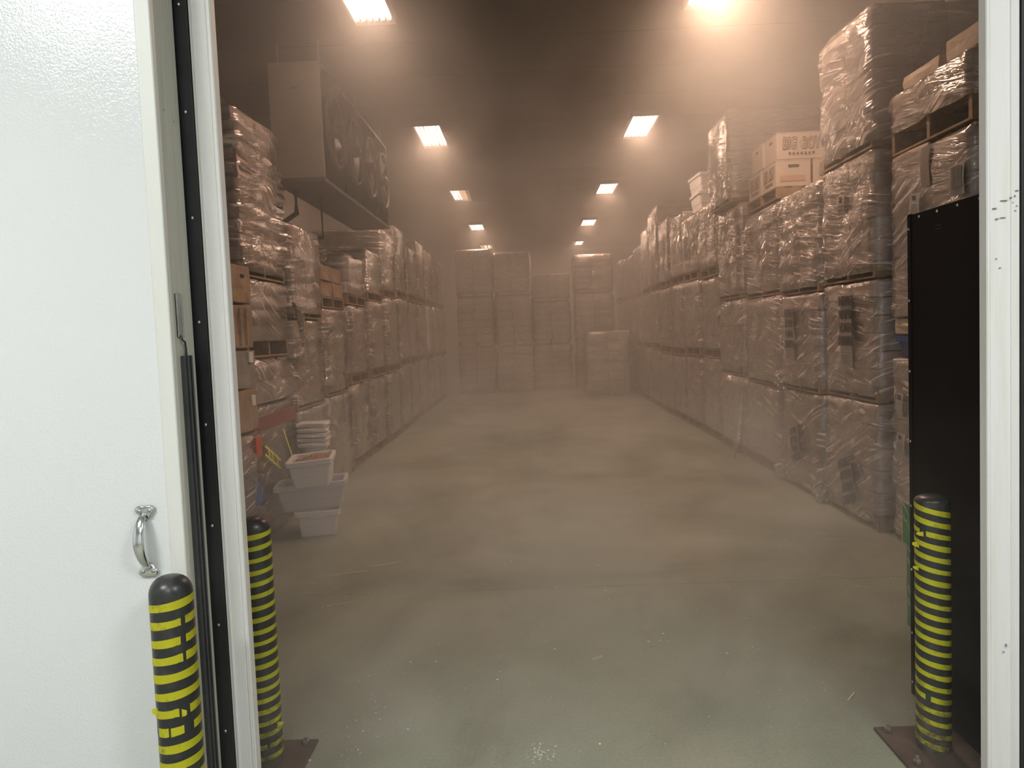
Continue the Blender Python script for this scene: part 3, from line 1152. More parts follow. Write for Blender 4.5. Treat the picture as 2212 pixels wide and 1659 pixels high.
# square label with dense dark bars
s = paper_sign(tR1, (-.56 - .045, -.44, .83), ROT_AISLE_RIGHT, .17, .19, [], .04, 'paper', 'ink', 'barcode_label', 0)
bm = bmesh.new()
xx = -.06
while xx < .06:
    ww = rnd.uniform(.002, .006)
    box_into(bm, xx, xx + ww, -.05, .085, .005, .0062)
    xx += ww + rnd.uniform(.001, .003)
for i in range(3):
    box_into(bm, -.06, .055, -.066 - i * .009, -.063 - i * .009, .005, .0062)
obj('bars', bm_mesh(bm, 'bars', M['ink_grey']), s)
bm = bmesh.new()
for i in range(7):
    for j in range(2):
        box_into(bm, -.02 + i * .006, -.017 + i * .006, -.03 - j * .025, -.027 - j * .025, .005, .006)
s = paper_sign(tR1, (-.56 - .045, -.045, .99), ROT_AISLE_RIGHT, .12, .26, [], .04, 'sign_paper', 'ink', 'paper_label', 0)
obj('dots', bm_mesh(bm, 'dots', M['ink_grey']), s)

# signs on the right row
INED = ['INEDIBLE', 'NOT FIT FOR', 'HUMAN', 'CONSUMPTION']


def ined(load_o, y, z, w, h, size, rx=0, lines=INED, small=6):
    s = paper_sign(load_o, (-.56 - .05, y, z), (PI / 2, rx, -PI / 2), w, h, [], size, 'sign_paper')
    yy_ = h / 2 - size * .6
    for ln in lines:
        sz = size * (1.15 if len(ln) < 9 else .72)
        me = text_mesh(ln, sz, M['ink'], bold=.0025)
        o = obj('lettering', me, s, (0, yy_ - size * .35, .0062), (0, 0, 0), (.8, 1.25 if len(ln) < 9 else 1.9, 1))
        yy_ -= size * 1.45
    bm = bmesh.new()
    for i in range(small):
        y_ = yy_ - .01 - i * .022
        if y_ < -h / 2 + .01:
            break
        box_into(bm, -w * .4, w * rnd.uniform(.1, .4), y_ - .0022, y_ + .0022, .005, .0062)
    obj('print_line', bm_mesh(bm, 'print_line', M['ink_grey']), s)


ined(LOADS[('R', 0, 1)], -.04, .57, .24, .60, .075)
ined(LOADS[('R', 1, 1)], .13, .56, .26, .52, .07)
ined(LOADS[('R', 0, 0)], -.02, .38, .26, .30, .07, R(-18), small=2)
ined(LOADS[('R', 1, 0)], .08, .50, .26, .26, .06, R(-14), small=1)
ined(LOADS[('R', 0, 2)], -.0, .62, .14, .16, .035, 0, ['QUI'], 3)


# ---- fruit cartons "BIG BOY" on the third right stack
def bb_box(loc, rz, label, size=(.50, .38, .27), text_near=True, text_aisle=True):
    t = thing('fruit_carton', label, 'carton', loc, (0, 0, rz), 'printed fruit cartons on the third right stack')
    sx, sy, sz = size
    body = boxes('body', [(-sx / 2, sx / 2, -sy / 2, sy / 2, 0, sz)], M['carton_fruit'], t, .004)
    boxes('lid', [(-sx / 2 - .004, sx / 2 + .004, -sy / 2 - .004, sy / 2 + .004, sz - .004, sz + .006)], M['carton_fruit'], t, .002)

    def printed(rot, off, wid):
        g = obj('print', text_mesh('BIG  BOY', .145, M['print_brown'], .0006, .12, 1.0, bold=.008), t, off, rot, (wid / .68, 1.15, 1))
        obj('letter_fill', text_mesh('BIG  BOY', .145, M['carton_fruit'], .0012, .12, 1.0, bold=-.002), g, (0, 0, .0006))
        # emblem between the words
        bm = bmesh.new()
        bmesh.ops.create_circle(bm, cap_ends=True, radius=.035, segments=14)
        obj('emblem', bm_mesh(bm, 'emblem', M['print_orange']), g, (0.0, 0, .0007))
        bm = bmesh.new()
        for i in range(7):
            x_ = -.2 + i * .062
            box_into(bm, x_, x_ + .035, -.1, -.075, 0, .0008)
        obj('small_print', bm_mesh(bm, 'small_print', M['print_brown']), g)['kind'] = 'stuff'
    if text_near:
        printed(ROT_NEAR, (0, -sy / 2 - .006, sz * .58), sx * .9)
    else:
        boxes('hand_hole', [(-.055, .055, -sy / 2 - .0055, -sy / 2 - .001, sz * .73, sz * .83)], M['evap_dark'], t)
        boxes('print', [(-.14, .12, -sy / 2 - .005, -sy / 2 - .001, sz * .2, sz * .42)], M['print_orange'], t)
    if text_aisle:
        printed(ROT_AISLE_RIGHT, (-sx / 2 - .006, 0, sz * .58), sy * .85)
    else:
        boxes('hand_hole', [(-sx / 2 - .0055, -sx / 2 - .001, -.045, .045, sz * .73, sz * .83)], M['evap_dark'], t)
    return t


M['carton_fruit'] = simple('printed_white_carton', (.60, .50, .42), .7, 0, .05, 6)
M['print_brown'] = simple('brown_print', (.12, .06, .045), .7, 0, .05, 6)
M['print_orange'] = simple('orange_print', (.52, .36, .24), .7, 0, .05, 6)
zt = 3.07
pb = thing('pallet', 'bare wooden pallet under the printed fruit cartons on the right', 'pallet', (RF + .56, 9.1, 2.945))
add_pallet(pb, 1.12, 1.12, 0, True).name = 'frame'
bb_box((RF + .19, 8.82, zt), 0, 'fruit carton with an oval hand hole at the near aisle corner, lower layer', (.36, .50, .27), False, True)
bb_box((RF + .19, 9.36, zt), 0, 'printed fruit carton far behind in the lower layer along the aisle', (.36, .50, .27), False, True)
bb_box((RF + .66, 8.82, zt), 0, 'fruit carton reading BIG BOY in the lower layer, beside the hand-hole carton', (.52, .50, .27), True, False)
bb_box((RF + .28, 8.80, zt + .285), 0, 'fruit carton with large BIG BOY lettering, front of the upper layer', (.50, .42, .27), True, False)
bb_box((RF + .32, 9.25, zt + .285), 0, 'fruit carton with a hand hole behind the BIG BOY one, upper layer', (.62, .42, .27), True, False)
bb_box((RF + .75, 8.82, zt + .285), 0, 'fruit carton at the right of the upper layer, mostly behind tall wrap', (.4, .42, .28), True, False)

# ---- green and yellow fruit cartons at the foot of the black panel
for i, (x_, y_, z_, rz_) in enumerate(((1.958, 4.08, .455, .03), (1.972, 4.08, .225, -.01), (1.976, 4.08, 0, .01))):
    lab = ['green and yellow patterned fruit carton, topmost of three behind the right bollard',
           'green patterned fruit carton, middle of three behind the right bollard',
           'green patterned fruit carton on the floor, lowest of three behind the right bollard'][i]
    t = thing('banana_carton', lab, 'carton', (x_, y_, z_), (0, 0, rz_), 'green fruit cartons behind the black panel')
    boxes('body', [(0, .5, -.19, .19, 0, .222)], M['green'] if i else M['green'], t, .004)
    # curved fan of yellow stripes and a white outline, printed on the aisle side
    bm = bmesh.new()
    for k_ in range(6):
        prev = None
        for q in range(11):
            u = q / 10
            y_p = .17 - .02 * k_ - .10 * math.sin(u * 1.7)
            z_p = .13 - .125 * u + .006 * k_
            a_ = bm.verts.new((-.0012, y_p, max(.003, z_p)))
            b_ = bm.verts.new((-.0012, y_p - .010, max(.003, z_p)))
            if prev:
                bm.faces.new((prev[0], prev[1], b_, a_))
            prev = (a_, b_)
    obj('print', bm_mesh(bm, 'print', M['lime']), t)
    obj('swirl', tube_mesh('swirl', [(-.0005, .175, .21), (-.0005, .15, .19), (-.0005, .12, .16), (-.0005, .13, .125), (-.0005, .16, .12), (-.0005, .17, .15)], .0016, 6, M['paper']), t)
    obj('swirl', tube_mesh('swirl', [(-.0005, .05, .2), (-.0005, .07, .15), (-.0005, .03, .12), (-.0005, .05, .07), (-.0005, .02, .03)], .0016, 6, M['paper']), t)
    boxes('corner', [(-.001, .02, .183, .191, .0, .2225), (-.001, .02, -.191, .191, .214, .2225)], M['carton_tan'], t)


# ---- totes on the sixth right stack, far up
for i, z_ in enumerate((3.43, 3.71)):
    t = thing('storage_tote', ['grey tote on top of a far right stack, lower of two', 'grey tote on top of a far right stack, upper of two'][i], 'tote', (2.95, 12.9 + .02 * i, z_ + .0), (0, 0, .05 * i), 'pair of totes high on the right row')
    obj('body', tub_mesh(.5, .7, .3, .015, .12, M['tote_white']), t)

# ------------------------------------------------------------------ left near column
# leftmost unwrapped cartons seen past the jamb
Yq = 5.25
t0 = load(-1, -2.15, Yq, 1.0, 0, .98, 2, 'wrapped white and red goods at the far left by the rear bollard', 'carton_grey', nside=1, nrow=1, detailed=True, amp=.05)
boxes('sticker', [(.575, .5905, .30, .42, .78, .93)], M['orange_red'], t0, .001)
boxes('sticker', [(.575, .5905, .22, .36, .42, .62)], M['blue_print'], t0, .001)
boxes('tape', [(.575, .5905, .0, .5, .22, .30)], M['red_tape'], t0, .001)
cl = [(1.0, 1.33, 'closed brown carton with small white label, lowest of the leftmost stack'),
      (1.34, 1.60, 'brown carton, second up in the leftmost stack'),
      ]
zc = .985
specs = [(.33, 'carton_brown', 'brown carton with a small white label, lowest in the far left pile'),
         (.30, 'carton_grey', 'tan carton with paper labels in the far left pile, second up'),
         (.34, 'carton_brown', 'brown carton with vertical folds in the far left pile, third up'),
         (.30, 'carton_brown', 'topmost brown carton with a hand hole in the far left pile')]
for i, (h_, m_, lab) in enumerate(specs):
    t = thing('carton', lab, 'carton', (-2.15 - .26, 6.02, zc), (0, 0, rnd.uniform(-.03, .03)), 'cartons piled past the left jamb')
    obj('box', carton_mesh(.5, .44, h_ - .01, m_, i % 3), t)
    if i == 3:
        boxes('hand_hole', [(.243, .268, -.02, .05, .19, .215)], M['evap_dark'], t)
    if i in (0, 1):
        boxes('paper_label', [(.25, .268, .06, .14, .19, .27)], M['paper'], t, .001)
    if i == 2:
        boxes('fold', [(.25, .266, -.06, -.054, .02, .3), (.25, .266, .06, .066, .02, .3)], M['carton_tan'], t)
    zc += h_ + .002
    t2 = thing('carton', lab.replace('far left pile', 'far left pile, nearer the doorway'), 'carton', (-2.15 - .26, 5.54, zc - h_ - .002), (0, 0, rnd.uniform(-.03, .03)), 'cartons piled past the left jamb')
    obj('box', carton_mesh(.5, .46, h_ - .01, m_, (i + 1) % 3), t2)

# column one of the left row
g = load(-1, LF, 6.4, 1.1, 0, 1.14, 1, 'dark bulk box with red tape band and yellow tape marks behind the stacked totes', 'dark_bin', nside=1, nrow=1, detailed=True, amp=.03)
boxes('red_band', [(.575, .602, -.52, .53, .93, 1.05)], M['red_tape'], g, .002)


def strip(parent, p0, p1, w, mat, name, x):
    # flat tape strip between two (y,z) points on the aisle face
    bm = bmesh.new()
    a, b = Vector((p0[0], p0[1])), Vector((p1[0], p1[1]))
    n_ = (b - a).normalized()
    n_ = Vector((-n_.y, n_.x)) * w / 2
    q = [a + n_, b + n_, b - n_, a - n_]
    v = [bm.verts.new((x, p.x, p.y)) for p in q]
    v2 = [bm.verts.new((x + .003, p.x, p.y)) for p in q]
    bm.faces.new(v)
    bm.faces.new(v2[::-1])
    for i in range(4):
        j = (i + 1) % 4
        bm.faces.new((v[i], v2[i], v2[j], v[j]))
    bmesh.ops.recalc_face_normals(bm, faces=bm.faces[:])
    return obj(name, bm_mesh(bm, name, mat), parent)


YT = M['yellow_tape']
strip(g, (-.40, .80), (-.02, .62), .02, YT, 'yellow_mark', .606)
strip(g, (-.41, .73), (-.03, .55), .02, YT, 'yellow_mark', .606)
strip(g, (-.33, .78), (-.30, .66), .02, YT, 'yellow_mark', .608)
strip(g, (-.24, .72), (-.22, .62), .02, YT, 'yellow_mark', .608)
strip(g, (-.12, .68), (-.10, .58), .02, YT, 'yellow_mark', .608)
strip(g, (.10, .88), (.42, .48), .022, YT, 'yellow_mark', .606)
strip(g, (.36, .44), (.44, .36), .09, M['paper'], 'paper_flap', .607)
load(-1, LF, 6.4, 1.1, 1.142, 1.53, 2, 'low load of sagging grey bags under cloudy film, over the red-taped box', 'carton_grey', nside=1, pallet=False, amp=.07, bulge=.03, dense=True)
load(-1, LF, 6.4, 1.1, 1.532, 2.198, 4, 'wrapped pallet load with open pallet slots showing, middle of first left stack', 'carton_grey', nside=2, detailed=True, amp=.03, ph=.15, film0=.14)
load(-1, LF, 6.4, 1.1, 2.20, 3.55, 11, 'tall shiny wrapped load with bulging layers at the top of the first left stack', 'carton_pink', nside=2, detailed=True, amp=.055, bulge=.026, nrow=2, jit=.02)


# loose film tufts
def film_tuft(loc, r, label, seed, sq=(1, 1, .7)):
    bm = bmesh.new()
    bmesh.ops.create_icosphere(bm, subdivisions=4, radius=1)
    for v in bm.verts:
        n_ = noise.noise(v.co * 2.2 + Vector((seed, 0, 0))) * .5 + abs(noise.noise(v.co * 5 + Vector((0, seed, 0)))) * .6
        v.co = Vector((v.co.x * sq[0], v.co.y * sq[1], v.co.z * sq[2])) * r * (0.75 + n_)
    o = obj('loose_film', bm_mesh(bm, 'loose_film', M['wrap_dense'], False), None, loc)
    return tag(o, label, 'plastic film', 'loose film bunches')


film_tuft((LF - .3, 9.3, 2.66), .26, 'crumpled clear film bunched on the unwrapped cartons of the left row', 3, (1, 1.4, .5))
film_tuft((RF - .02, 7.28, .10), .12, 'loose film bunch on the floor between the first two right stacks', 9, (.6, 1, .8))
film_tuft((RF - .03, 8.46, .09), .10, 'loose film bunch on the floor between second and third right stacks', 5, (.6, 1.3, .7))
film_tuft((RF + .0, 8.46, 1.06), .13, 'torn film knot between second and third right stacks at chest height', 15, (.5, 1.3, .9))

def film_tail(pts, rad, label):
    o = obj('film_strand', tube_mesh('film_strand', pts, rad, 8, M['wrap_dense'], .35), None)
    return tag(o, label, 'plastic film', 'loose film strands')


film_tail([(LF + .07, 7.50, 2.02), (LF + .09, 7.56, 1.93), (LF + .10, 7.60, 1.90), (LF + .08, 7.68, 1.78), (LF + .06, 7.78, 1.66), (LF + .05, 7.84, 1.60)], [.02, .03, .045, .022, .016, .008],
          'twisted clear film strand bridging the first and second left stacks')
film_tail([(LF + .045, 9.36, 1.08), (LF + .06, 9.38, .92), (LF + .05, 9.40, .80), (LF + .055, 9.41, .68)], [.012, .016, .012, .007],
          'thin film strand hanging down the lowest load of the third left stack')
film_tail([(RF + .12, 6.12, 3.0), (RF + .22, 6.10, 3.3), (RF + .34, 6.08, 3.75), (RF + .42, 6.06, 4.1)], [.02, .008, .006, .004],
          'thin film strand trailing up between the two nearest right stacks')
film_tail([(RF - .05, 9.86, .98), (RF - .07, 9.87, .6), (RF - .12, 9.84, .25), (RF - .2, 9.75, .03)], [.01, .02, .035, .012],
          'film tail draping to the floor by the third right stack')

# ------------------------------------------------------------------ stacked totes
tote_me = {}


def tote2(loc, rz, lx, ly, h, mat, label, fill=False, clip=False, tilt=0):
    t = thing('storage_tote', label, 'tote', loc, (0, R(tilt), rz), 'loose stack of totes on the floor')
    obj('body', tub_mesh(lx, ly, h, .019, .14, mat, name='tote'), t)
    boxes('rib', [(-lx * .2, -lx * .2 + .004, -ly / 2 - .004, -ly / 2 + .014, h - .075, h - .042), (lx * .18, lx * .18 + .004, -ly / 2 - .004, -ly / 2 + .014, h - .075, h - .042)], mat, t)
    if clip:
        boxes('hand_notch', [(-.055, .075, -ly / 2 - .0155, -ly / 2 - .006, h - .06, h - .012)], mat, t, .002)
    if fill:
        bm = bmesh.new()
        bmesh.ops.create_grid(bm, x_segments=36, y_segments=36, size=.5)
        for v in bm.verts:
            x_, y_ = v.co.x, v.co.y
            hgt = .05 * (1 - min(1, (2 * x_ - .25) ** 2 * 1.2)) * (1 - min(1, (2 * y_) ** 2)) + .02 * noise.noise(Vector((x_ * 12, y_ * 12, 3))) + .01 * noise.noise(Vector((x_ * 40, y_ * 40, 5)))
            v.co = Vector((x_ * (lx - .035), y_ * (ly - .035), h - .042 + hgt))
        o = obj('crumb_filling', bm_mesh(bm, 'crumb_filling', M['meat'], True), t)
        o['kind'] = 'stuff'
    return t


tote2((-1.895, 6.86, 0), R(13), .345, .50, .225, M['tote_white'], 'pale tote with hand notch in its rim, bottom of the stack on the floor', clip=True)
tote2((-1.91, 6.80, .232), R(10), .57, .37, .225, M['tote'], 'wide grey tote turned crosswise in the middle of the tote stack', tilt=-3)
tote2((-1.90, 6.80, .43), R(10), .35, .50, .235, M['tote_white'], 'pale tote filled with brown crumbs, top of the tote stack', fill=True, tilt=-4)
# folded bucket pile behind them
t = thing('plastic_bucket', 'pale lidded bucket against the second left stack, above the totes', 'bucket', (LF + .16, 7.62, .42), (0, 0, .1))
obj('body', lathe_mesh('body', [(0, 0), (.10, 0), (.115, .2), (.125, .2), (.125, .225), (0, .225)], 24, M['tote_white'], False), t)
t = thing('carton', 'grey carton the lidded bucket stands on, behind the totes', 'carton', (LF + .16, 7.62, 0), (0, 0, .1))
obj('box', carton_mesh(.3, .3, .415, 'carton_grey', 0), t)
t = thing('paper_bag_stack', 'pale folded paper sacks lying on the lidded bucket', 'sacks', (LF + .16, 7.62, .647), (0, 0, .1))
for i in range(5):
    obj('sack', carton_mesh(.27, .26, .045, 'tote_white', i % 3), t, (0, 0, i * .047), (0, 0, rnd.uniform(-.1, .1)))

# ------------------------------------------------------------------ back stacks
for i, (xa, y_, w_, tiers, lab) in enumerate((
        (-1.98, 22.4, .98, ((0, 1.3), (1.32, 2.7), (2.72, 4.02)), 'at the far end, left'),
        (-.92, 22.5, 1.0, ((0, 1.3), (1.32, 2.7), (2.72, 3.9)), 'at the far end, second from left'),
        (.12, 22.9, 1.05, ((0, 1.3), (1.32, 2.5), (2.52, 3.3)), 'at the far end, middle'),
        (1.35, 22.9, 1.05, ((0, 1.3), (1.32, 2.7), (2.72, 3.8)), 'at the far end, right'),
        (1.42, 20.0, 1.06, ((0, 1.62),), 'standing alone before the far right stack'))):
    for j, (za, zb_) in enumerate(tiers):
        lb = ('shiny wrapped pallet load %s, %s' % (lab, TIER[j])) if len(tiers) > 1 else 'low shiny wrapped pallet load ' + lab
        # these face the camera: rotate a load so its aisle side looks along -Y
        t = load(1, 0, 0, w_, 0, zb_ - za, 6, lb, 'carton_pale', nside=1, d=1.0, amp=.04, bulge=.02, group='wrapped pallet loads across the far end')
        t.rotation_euler = (0, 0, PI / 2)
        t.location = (xa + w_ / 2, y_ + .5, za)


# ------------------------------------------------------------------ evaporator
def evaporator():
    x0, x1 = -2.55, -2.02
    y0, y1 = 8.25, 12.05
    z0, z1 = 3.32, 4.46
    t = thing('evaporator_unit', 'large ceiling-hung evaporator cooler with fan rings above the left row', 'cooling unit', ((x0 + x1) / 2, (y0 + y1) / 2, z0))
    cx_, cy_ = (x0 + x1) / 2, (y0 + y1) / 2
    hx, hy, h = (x1 - x0) / 2, (y1 - y0) / 2, z1 - z0
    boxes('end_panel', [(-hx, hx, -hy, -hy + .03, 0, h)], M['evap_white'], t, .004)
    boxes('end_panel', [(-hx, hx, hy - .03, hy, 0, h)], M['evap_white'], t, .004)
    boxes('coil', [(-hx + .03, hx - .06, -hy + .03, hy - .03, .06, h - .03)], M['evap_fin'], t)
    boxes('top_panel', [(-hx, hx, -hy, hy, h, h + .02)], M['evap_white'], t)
    boxes('drain_pan', [(-hx, hx, -hy + .0, hy, -.045, -.002)], M['evap_dark'], t, .004)
    boxes('nameplate', [(-.04, .03, -hy - .003, -hy, h - .25, h - .22)], M['evap_dark'], t)
    # fan deck: face panel with round openings
    nf = 4
    pitch_ = (2 * hy - .06) / nf
    for k_ in range(nf):
        yc = -hy + .03 + pitch_ * (k_ + .5)
        bm = bmesh.new()
        rr_ = .37
        seg = 32
        inner = [bm.verts.new((0, rr_ * math.cos(2 * PI * i / seg), rr_ * math.sin(2 * PI * i / seg))) for i in range(seg)]
        outer = []
        for i in range(seg):
            a = 2 * PI * i / seg
            c, s_ = math.cos(a), math.sin(a)
            k2 = min((pitch_ / 2 - .004) / max(1e-4, abs(c)), (h / 2) / max(1e-4, abs(s_)))
            outer.append(bm.verts.new((0, c * k2, s_ * k2)))
        for i in range(seg):
            j = (i + 1) % seg
            bm.faces.new((inner[i], inner[j], outer[j], outer[i]))
        bmesh.ops.solidify(bm, geom=bm.faces[:], thickness=.012)
        fp = obj('fan_panel', bm_mesh(bm, 'fan_panel', M['fan_panel']), t, (hx, yc, h / 2))
        # venturi ring
        prof = [(rr_ + .03, 0), (rr_ + .03, .012), (rr_ + .012, .045), (rr_ - .004, .045), (rr_ - .004, 0)]
        obj('fan_ring', lathe_mesh('fan_ring', prof + [prof[0]], 32, M['evap_dark']), fp, (.0, 0, 0), (0, PI / 2, 0))
        bm = bmesh.new()
        for r_ in (.1, .2, .3, .385):
            for i in range(28):
                a, b = 2 * PI * i / 28, 2 * PI * (i + 1) / 28
                box = [(0.048, r_ * math.cos(a), r_ * math.sin(a)), (0.048, r_ * math.cos(b), r_ * math.sin(b)), (0.048, (r_ + .006) * math.cos(b), (r_ + .006) * math.sin(b)), (0.048, (r_ + .006) * math.cos(a), (r_ + .006) * math.sin(a))]
                bm.faces.new([bm.verts.new(p) for p in box])
        obj('fan_guard', bm_mesh(bm, 'fan_guard', M['evap_dark']), fp)
        bm = bmesh.new()
        for q in range(4):
            a = q * PI / 2 + k_ * .4
            p = []
            for (r_, da, dx_) in ((.06, -.3, .02), (.36, -.35, .05), (.37, .35, .0), (.06, .3, -.02)):
                p.append(bm.verts.new((-.02 + dx_, r_ * math.cos(a + da), r_ * math.sin(a + da))))
            bm.faces.new(p)
        bmesh.ops.solidify(bm, geom=bm.faces[:], thickness=.004)
        obj('fan_blades', bm_mesh(bm, 'fan_blades', M['evap_dark']), fp)
        obj('motor', lathe_mesh('motor', [(0, -.1), (.07, -.1), (.07, .06), (.03, .09), (0, .09)], 16, M['evap_dark']), fp, (0, 0, 0), (0, PI / 2, 0))
    # hanging rods to the ceiling
    for sx_ in (-hx + .05, hx - .05):
        for k_ in range(3):
            yc = -hy + .2 + k_ * (2 * hy - .4) / 2
            obj('hanging_rod', tube_mesh('hanging_rod', [(sx_, yc, h), (sx_, yc, CEIL - z0)], .008, 6, M['galv']), t)
    obj('drain_pipe', tube_mesh('drain_pipe', [(-hx + .12, -hy + .35, -.04), (-hx + .12, -hy + .35, -.3), (-hx - .1, -hy + .4, -.42), (-hx - 1.0, -hy + .5, -.45)], .03, 8, M['evap_dark']), t)
    obj('drain_pipe', tube_mesh('drain_pipe', [(-hx + .25, -hy + .9, -.04), (-hx + .25, -hy + .9, -.5), (-hx - 1.0, -hy + .95, -.52)], .022, 8, M['evap_dark']), t)


evaporator()

# ------------------------------------------------------------------ ceiling lights
tube_on = tube_mesh('tube', [(0, -.61, 0), (0, .61, 0)], .0135, 8, M['tube_on'])
tube_dim = tube_mesh('tube', [(0, -.61, 0), (0, .61, 0)], .0135, 8, M['tube_dim'])
tube_off = tube_mesh('tube', [(0, -.61, 0), (0, .61, 0)], .0135, 8, M['evap_white'])
rows_ = ['nearest', 'second', 'third', 'fourth', 'fifth']
bm = bmesh.new()
# troffer body: sloped sides, ends
box_into(bm, -.20, .20, -.68, .68, -.012, 0)
for s_ in (-1, 1):
    box_into(bm, s_ * .2 - .006, s_ * .2 + .006, -.68, .68, -.075, 0)
    box_into(bm, -.20, .20, s_ * .68 - .006, s_ * .68 + .006, -.075, 0)
house_me = bm_mesh(bm, 'housing', M['evap_white'])
for i, (lx, ly) in enumerate(LIGHTS):
    sd = 'left' if lx < 0 else 'right'
    row = rows_[i // 2]
    lab = '%s lit tube light in the %s ceiling row' % (row, sd)
    if sd == 'left' and i // 2 == 2:
        lab = 'third ceiling light of the left row, its right half of tubes dim'
    if sd == 'left' and i // 2 == 0:
        lab = 'nearest ceiling light of the left row, cut by the photo top edge'
    if sd == 'right' and i // 2 == 0:
        lab = 'nearest ceiling light of the right row, bare sliver at the photo top'
    t = thing('ceiling_light', lab, 'light', (lx, ly, CEIL), group='cold store ceiling lights')
    obj('housing', house_me, t)
    # ribbed reflector between the tubes
    bm = bmesh.new()
    nt_ = 6
    for k_ in range(nt_):
        x0_ = -.185 + k_ * .37 / nt_
        x1_ = x0_ + .37 / nt_
        xm = (x0_ + x1_) / 2
        for (a, za, b, zb_) in ((x0_, -.06, xm - .012, -.016), (xm - .012, -.016, xm + .012, -.016), (xm + .012, -.016, x1_, -.06)):
            q = [bm.verts.new(p) for p in ((a, -.66, za), (b, -.66, zb_), (b, .66, zb_), (a, .66, za))]
            bm.faces.new(q)
    obj('reflector', bm_mesh(bm, 'reflector', M['reflector']), t)
    for k_ in range(nt_):
        me = tube_on
        if sd == 'left' and i // 2 == 2 and k_ >= 3:
            me = tube_dim if k_ < 5 else tube_off
        if sd == 'right' and i // 2 == 4 and k_ < 2:
            me = tube_off
        if sd == 'left' and i // 2 == 4 and k_ in (0, 1, 3, 5):
            me = tube_dim
        obj('tube', me, t, (-.185 + (k_ + .5) * .37 / nt_, 0, -.045))

# ------------------------------------------------------------------ floor debris
rd = random.Random(4)
bm = bmesh.new()


def bit(x_, y_, s_, fl=1):
    n0 = len(bm.verts)
    vs_ = box_into(bm, -s_, s_, -s_ * rd.uniform(.5, 1), s_ * rd.uniform(.5, 1), 0, s_ * .6 * fl)
    a = rd.uniform(0, PI)
    for v in vs_:
        c, s2 = math.cos(a), math.sin(a)
        v.co = Vector((v.co.x * c - v.co.y * s2 + x_ + rd.uniform(-1, 1) * s_ * .3, v.co.x * s2 + v.co.y * c + y_, v.co.z + .0008))


for _ in range(190):
    bit(rd.uniform(-1.6, 2.5), 3.0 + abs(rd.gauss(0, 1)) * 2.3, rd.choice((.0016, .002, .0026, .003, .0036, .005)))
for _ in range(60):
    bit(-.02 + rd.gauss(0, .03), 3.05 + rd.gauss(0, .035), rd.uniform(.0012, .0035))
for _ in range(40):
    bit(-.75 + rd.gauss(0, .07), 3.45 + rd.gauss(0, .35), rd.uniform(.0012, .0034))
for _ in range(14):
    bit(1.05 + rd.gauss(0, .12), 3.6 + rd.gauss(0, .2), rd.uniform(.0012, .003))
o = obj('crumbs', bm_mesh(bm, 'crumbs', M['bits']))
o['kind'] = 'stuff'
tag(o, 'scattered white crumbs on the concrete floor', 'crumbs')
bm = bmesh.new()
for (x_, y_, l_, a) in ((.28, 3.95, .03, .6), (1.9, 5.15, .07, -.2), (2.25, 6.0, .08, 0), (2.2, 6.2, .06, -.5), (2.35, 5.6, .05, .3),
                        (-1.35, 5.55, .14, .35), (-1.1, 5.75, .12, .4), (-1.5, 5.35, .05, .2), (-1.25, 4.9, .08, .4), (1.35, 3.45, .05, .9), (2.3, 7.3, .05, .2), (2.0, 4.9, .05, -.4)):
    ww = .006 if l_ > .1 else .003
    vs_ = box_into(bm, -l_, l_, -ww, ww, 0, .002)
    for v in vs_:
        c, s2 = math.cos(a), math.sin(a)
        v.co = Vector((v.co.x * c - v.co.y * s2 + x_, v.co.x * s2 + v.co.y * c + y_, v.co.z + .0008))
o = obj('splinters', bm_mesh(bm, 'splinters', M['straw']))
o['kind'] = 'stuff'
tag(o, 'pale wood splinters and film shreds on the floor', 'splinters')


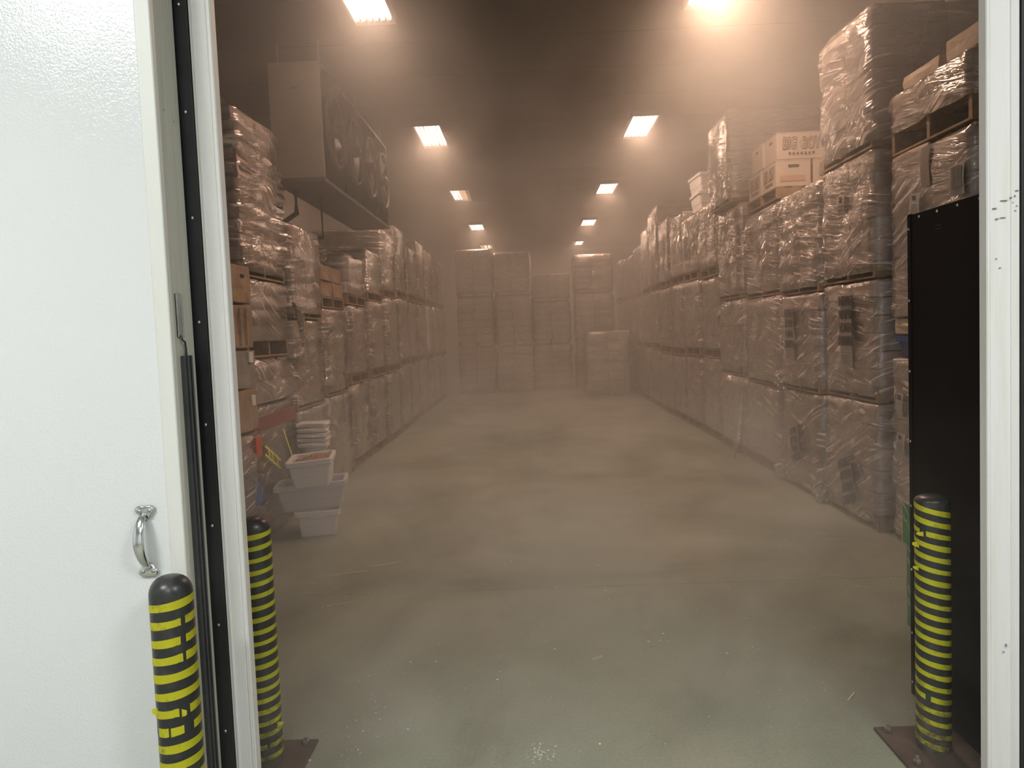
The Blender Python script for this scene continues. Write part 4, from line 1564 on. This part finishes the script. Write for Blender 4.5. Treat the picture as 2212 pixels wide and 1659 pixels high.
# ------------------------------------------------------------------ haze
def haze():
    mt = bpy.data.materials.new('cold_haze')
    mt.use_nodes = True
    nt = mt.node_tree
    nt.nodes.remove(nt.nodes['Principled BSDF'])
    out = nt.nodes['Material Output']
    v = coords(nt, (1, .8, 1.15))
    n1 = noise_tex(nt, v, .55, 3, .55, .7)
    f = ramp(nt, n1, [(.42, (.0, .0, .0)), (.66, (1, 1, 1))])
    sep = N(nt, 'ShaderNodeSeparateXYZ')
    L(nt, coords(nt, kind='Object'), sep.inputs[0])

    def smooth(o_, a, b, v0, v1):
        mr = N(nt, 'ShaderNodeMapRange', interpolation_type='SMOOTHSTEP')
        mr.inputs['From Min'].default_value = a
        mr.inputs['From Max'].default_value = b
        mr.inputs['To Min'].default_value = v0
        mr.inputs['To Max'].default_value = v1
        L(nt, o_, mr.inputs['Value'])
        return mr.outputs['Result']
    X_, Y_, Z_ = sep.outputs
    xs = math_n(nt, 'ABSOLUTE', math_n(nt, 'SUBTRACT', X_, .25))
    top = math_n(nt, 'MULTIPLY', smooth(Z_, 2.3, 4.3, 0, HAZE[2]), smooth(Y_, 8, 14, 1, .12))
    top = math_n(nt, 'MULTIPLY', top, smooth(xs, .35, 1.7, .03, 1))
    top = math_n(nt, 'MULTIPLY', top, smooth(X_, -2.1, -1.3, .15, 1))
    low = math_n(nt, 'MULTIPLY', smooth(Z_, .2, 1.9, HAZE[3], 0), smooth(Y_, 3.5, 9, 1, .25))
    n2 = noise_tex(nt, coords(nt, (1, .75, 1.6)), 1.25, 3, .55, .8)
    f2 = ramp(nt, n2, [(.42, (.0, .0, .0)), (.64, (1, 1, 1))])
    dens = math_n(nt, 'ADD', math_n(nt, 'MULTIPLY', f, HAZE[1]), HAZE[0])
    dens = math_n(nt, 'ADD', dens, math_n(nt, 'MULTIPLY', top, math_n(nt, 'ADD', math_n(nt, 'MULTIPLY', f, .6), .4)))
    dens = math_n(nt, 'ADD', dens, math_n(nt, 'MULTIPLY', low, math_n(nt, 'MULTIPLY', f2, math_n(nt, 'ADD', f, .4))))
    # thins out quickly in front of the doorway and hugs the floor there
    out_f = math_n(nt, 'MULTIPLY', smooth(Y_, 1.8, 2.7, 0, 1), smooth(Z_, .3, 1.7, 1, .05))
    out_f = math_n(nt, 'MULTIPLY', out_f, .42)
    clear = math_n(nt, 'MAXIMUM', smooth(Y_, 3.0, 4.8, .04, 1), smooth(Z_, .1, 1.0, .8, .04))
    inside = math_n(nt, 'MULTIPLY', smooth(Y_, 2.7, 3.0, 0, 1), clear)
    dens = math_n(nt, 'MULTIPLY', dens, math_n(nt, 'MAXIMUM', out_f, inside))
    sc = N(nt, 'ShaderNodeVolumeScatter')
    sc.inputs['Color'].default_value = (.93, .905, .86, 1)
    sc.inputs['Anisotropy'].default_value = .3
    L(nt, dens, sc.inputs['Density'])
    L(nt, sc.outputs[0], out.inputs['Volume'])
    bm = bmesh.new()
    box_into(bm, XL + .02, XR - .02, 1.75, YB - .02, .002, CEIL - .002)
    o = obj('haze', bm_mesh(bm, 'haze', mt))
    o['kind'] = 'stuff'
    tag(o, 'cold foggy haze filling the storage room', 'haze')


HAZE = (.016, .064, .38, .46)
haze()
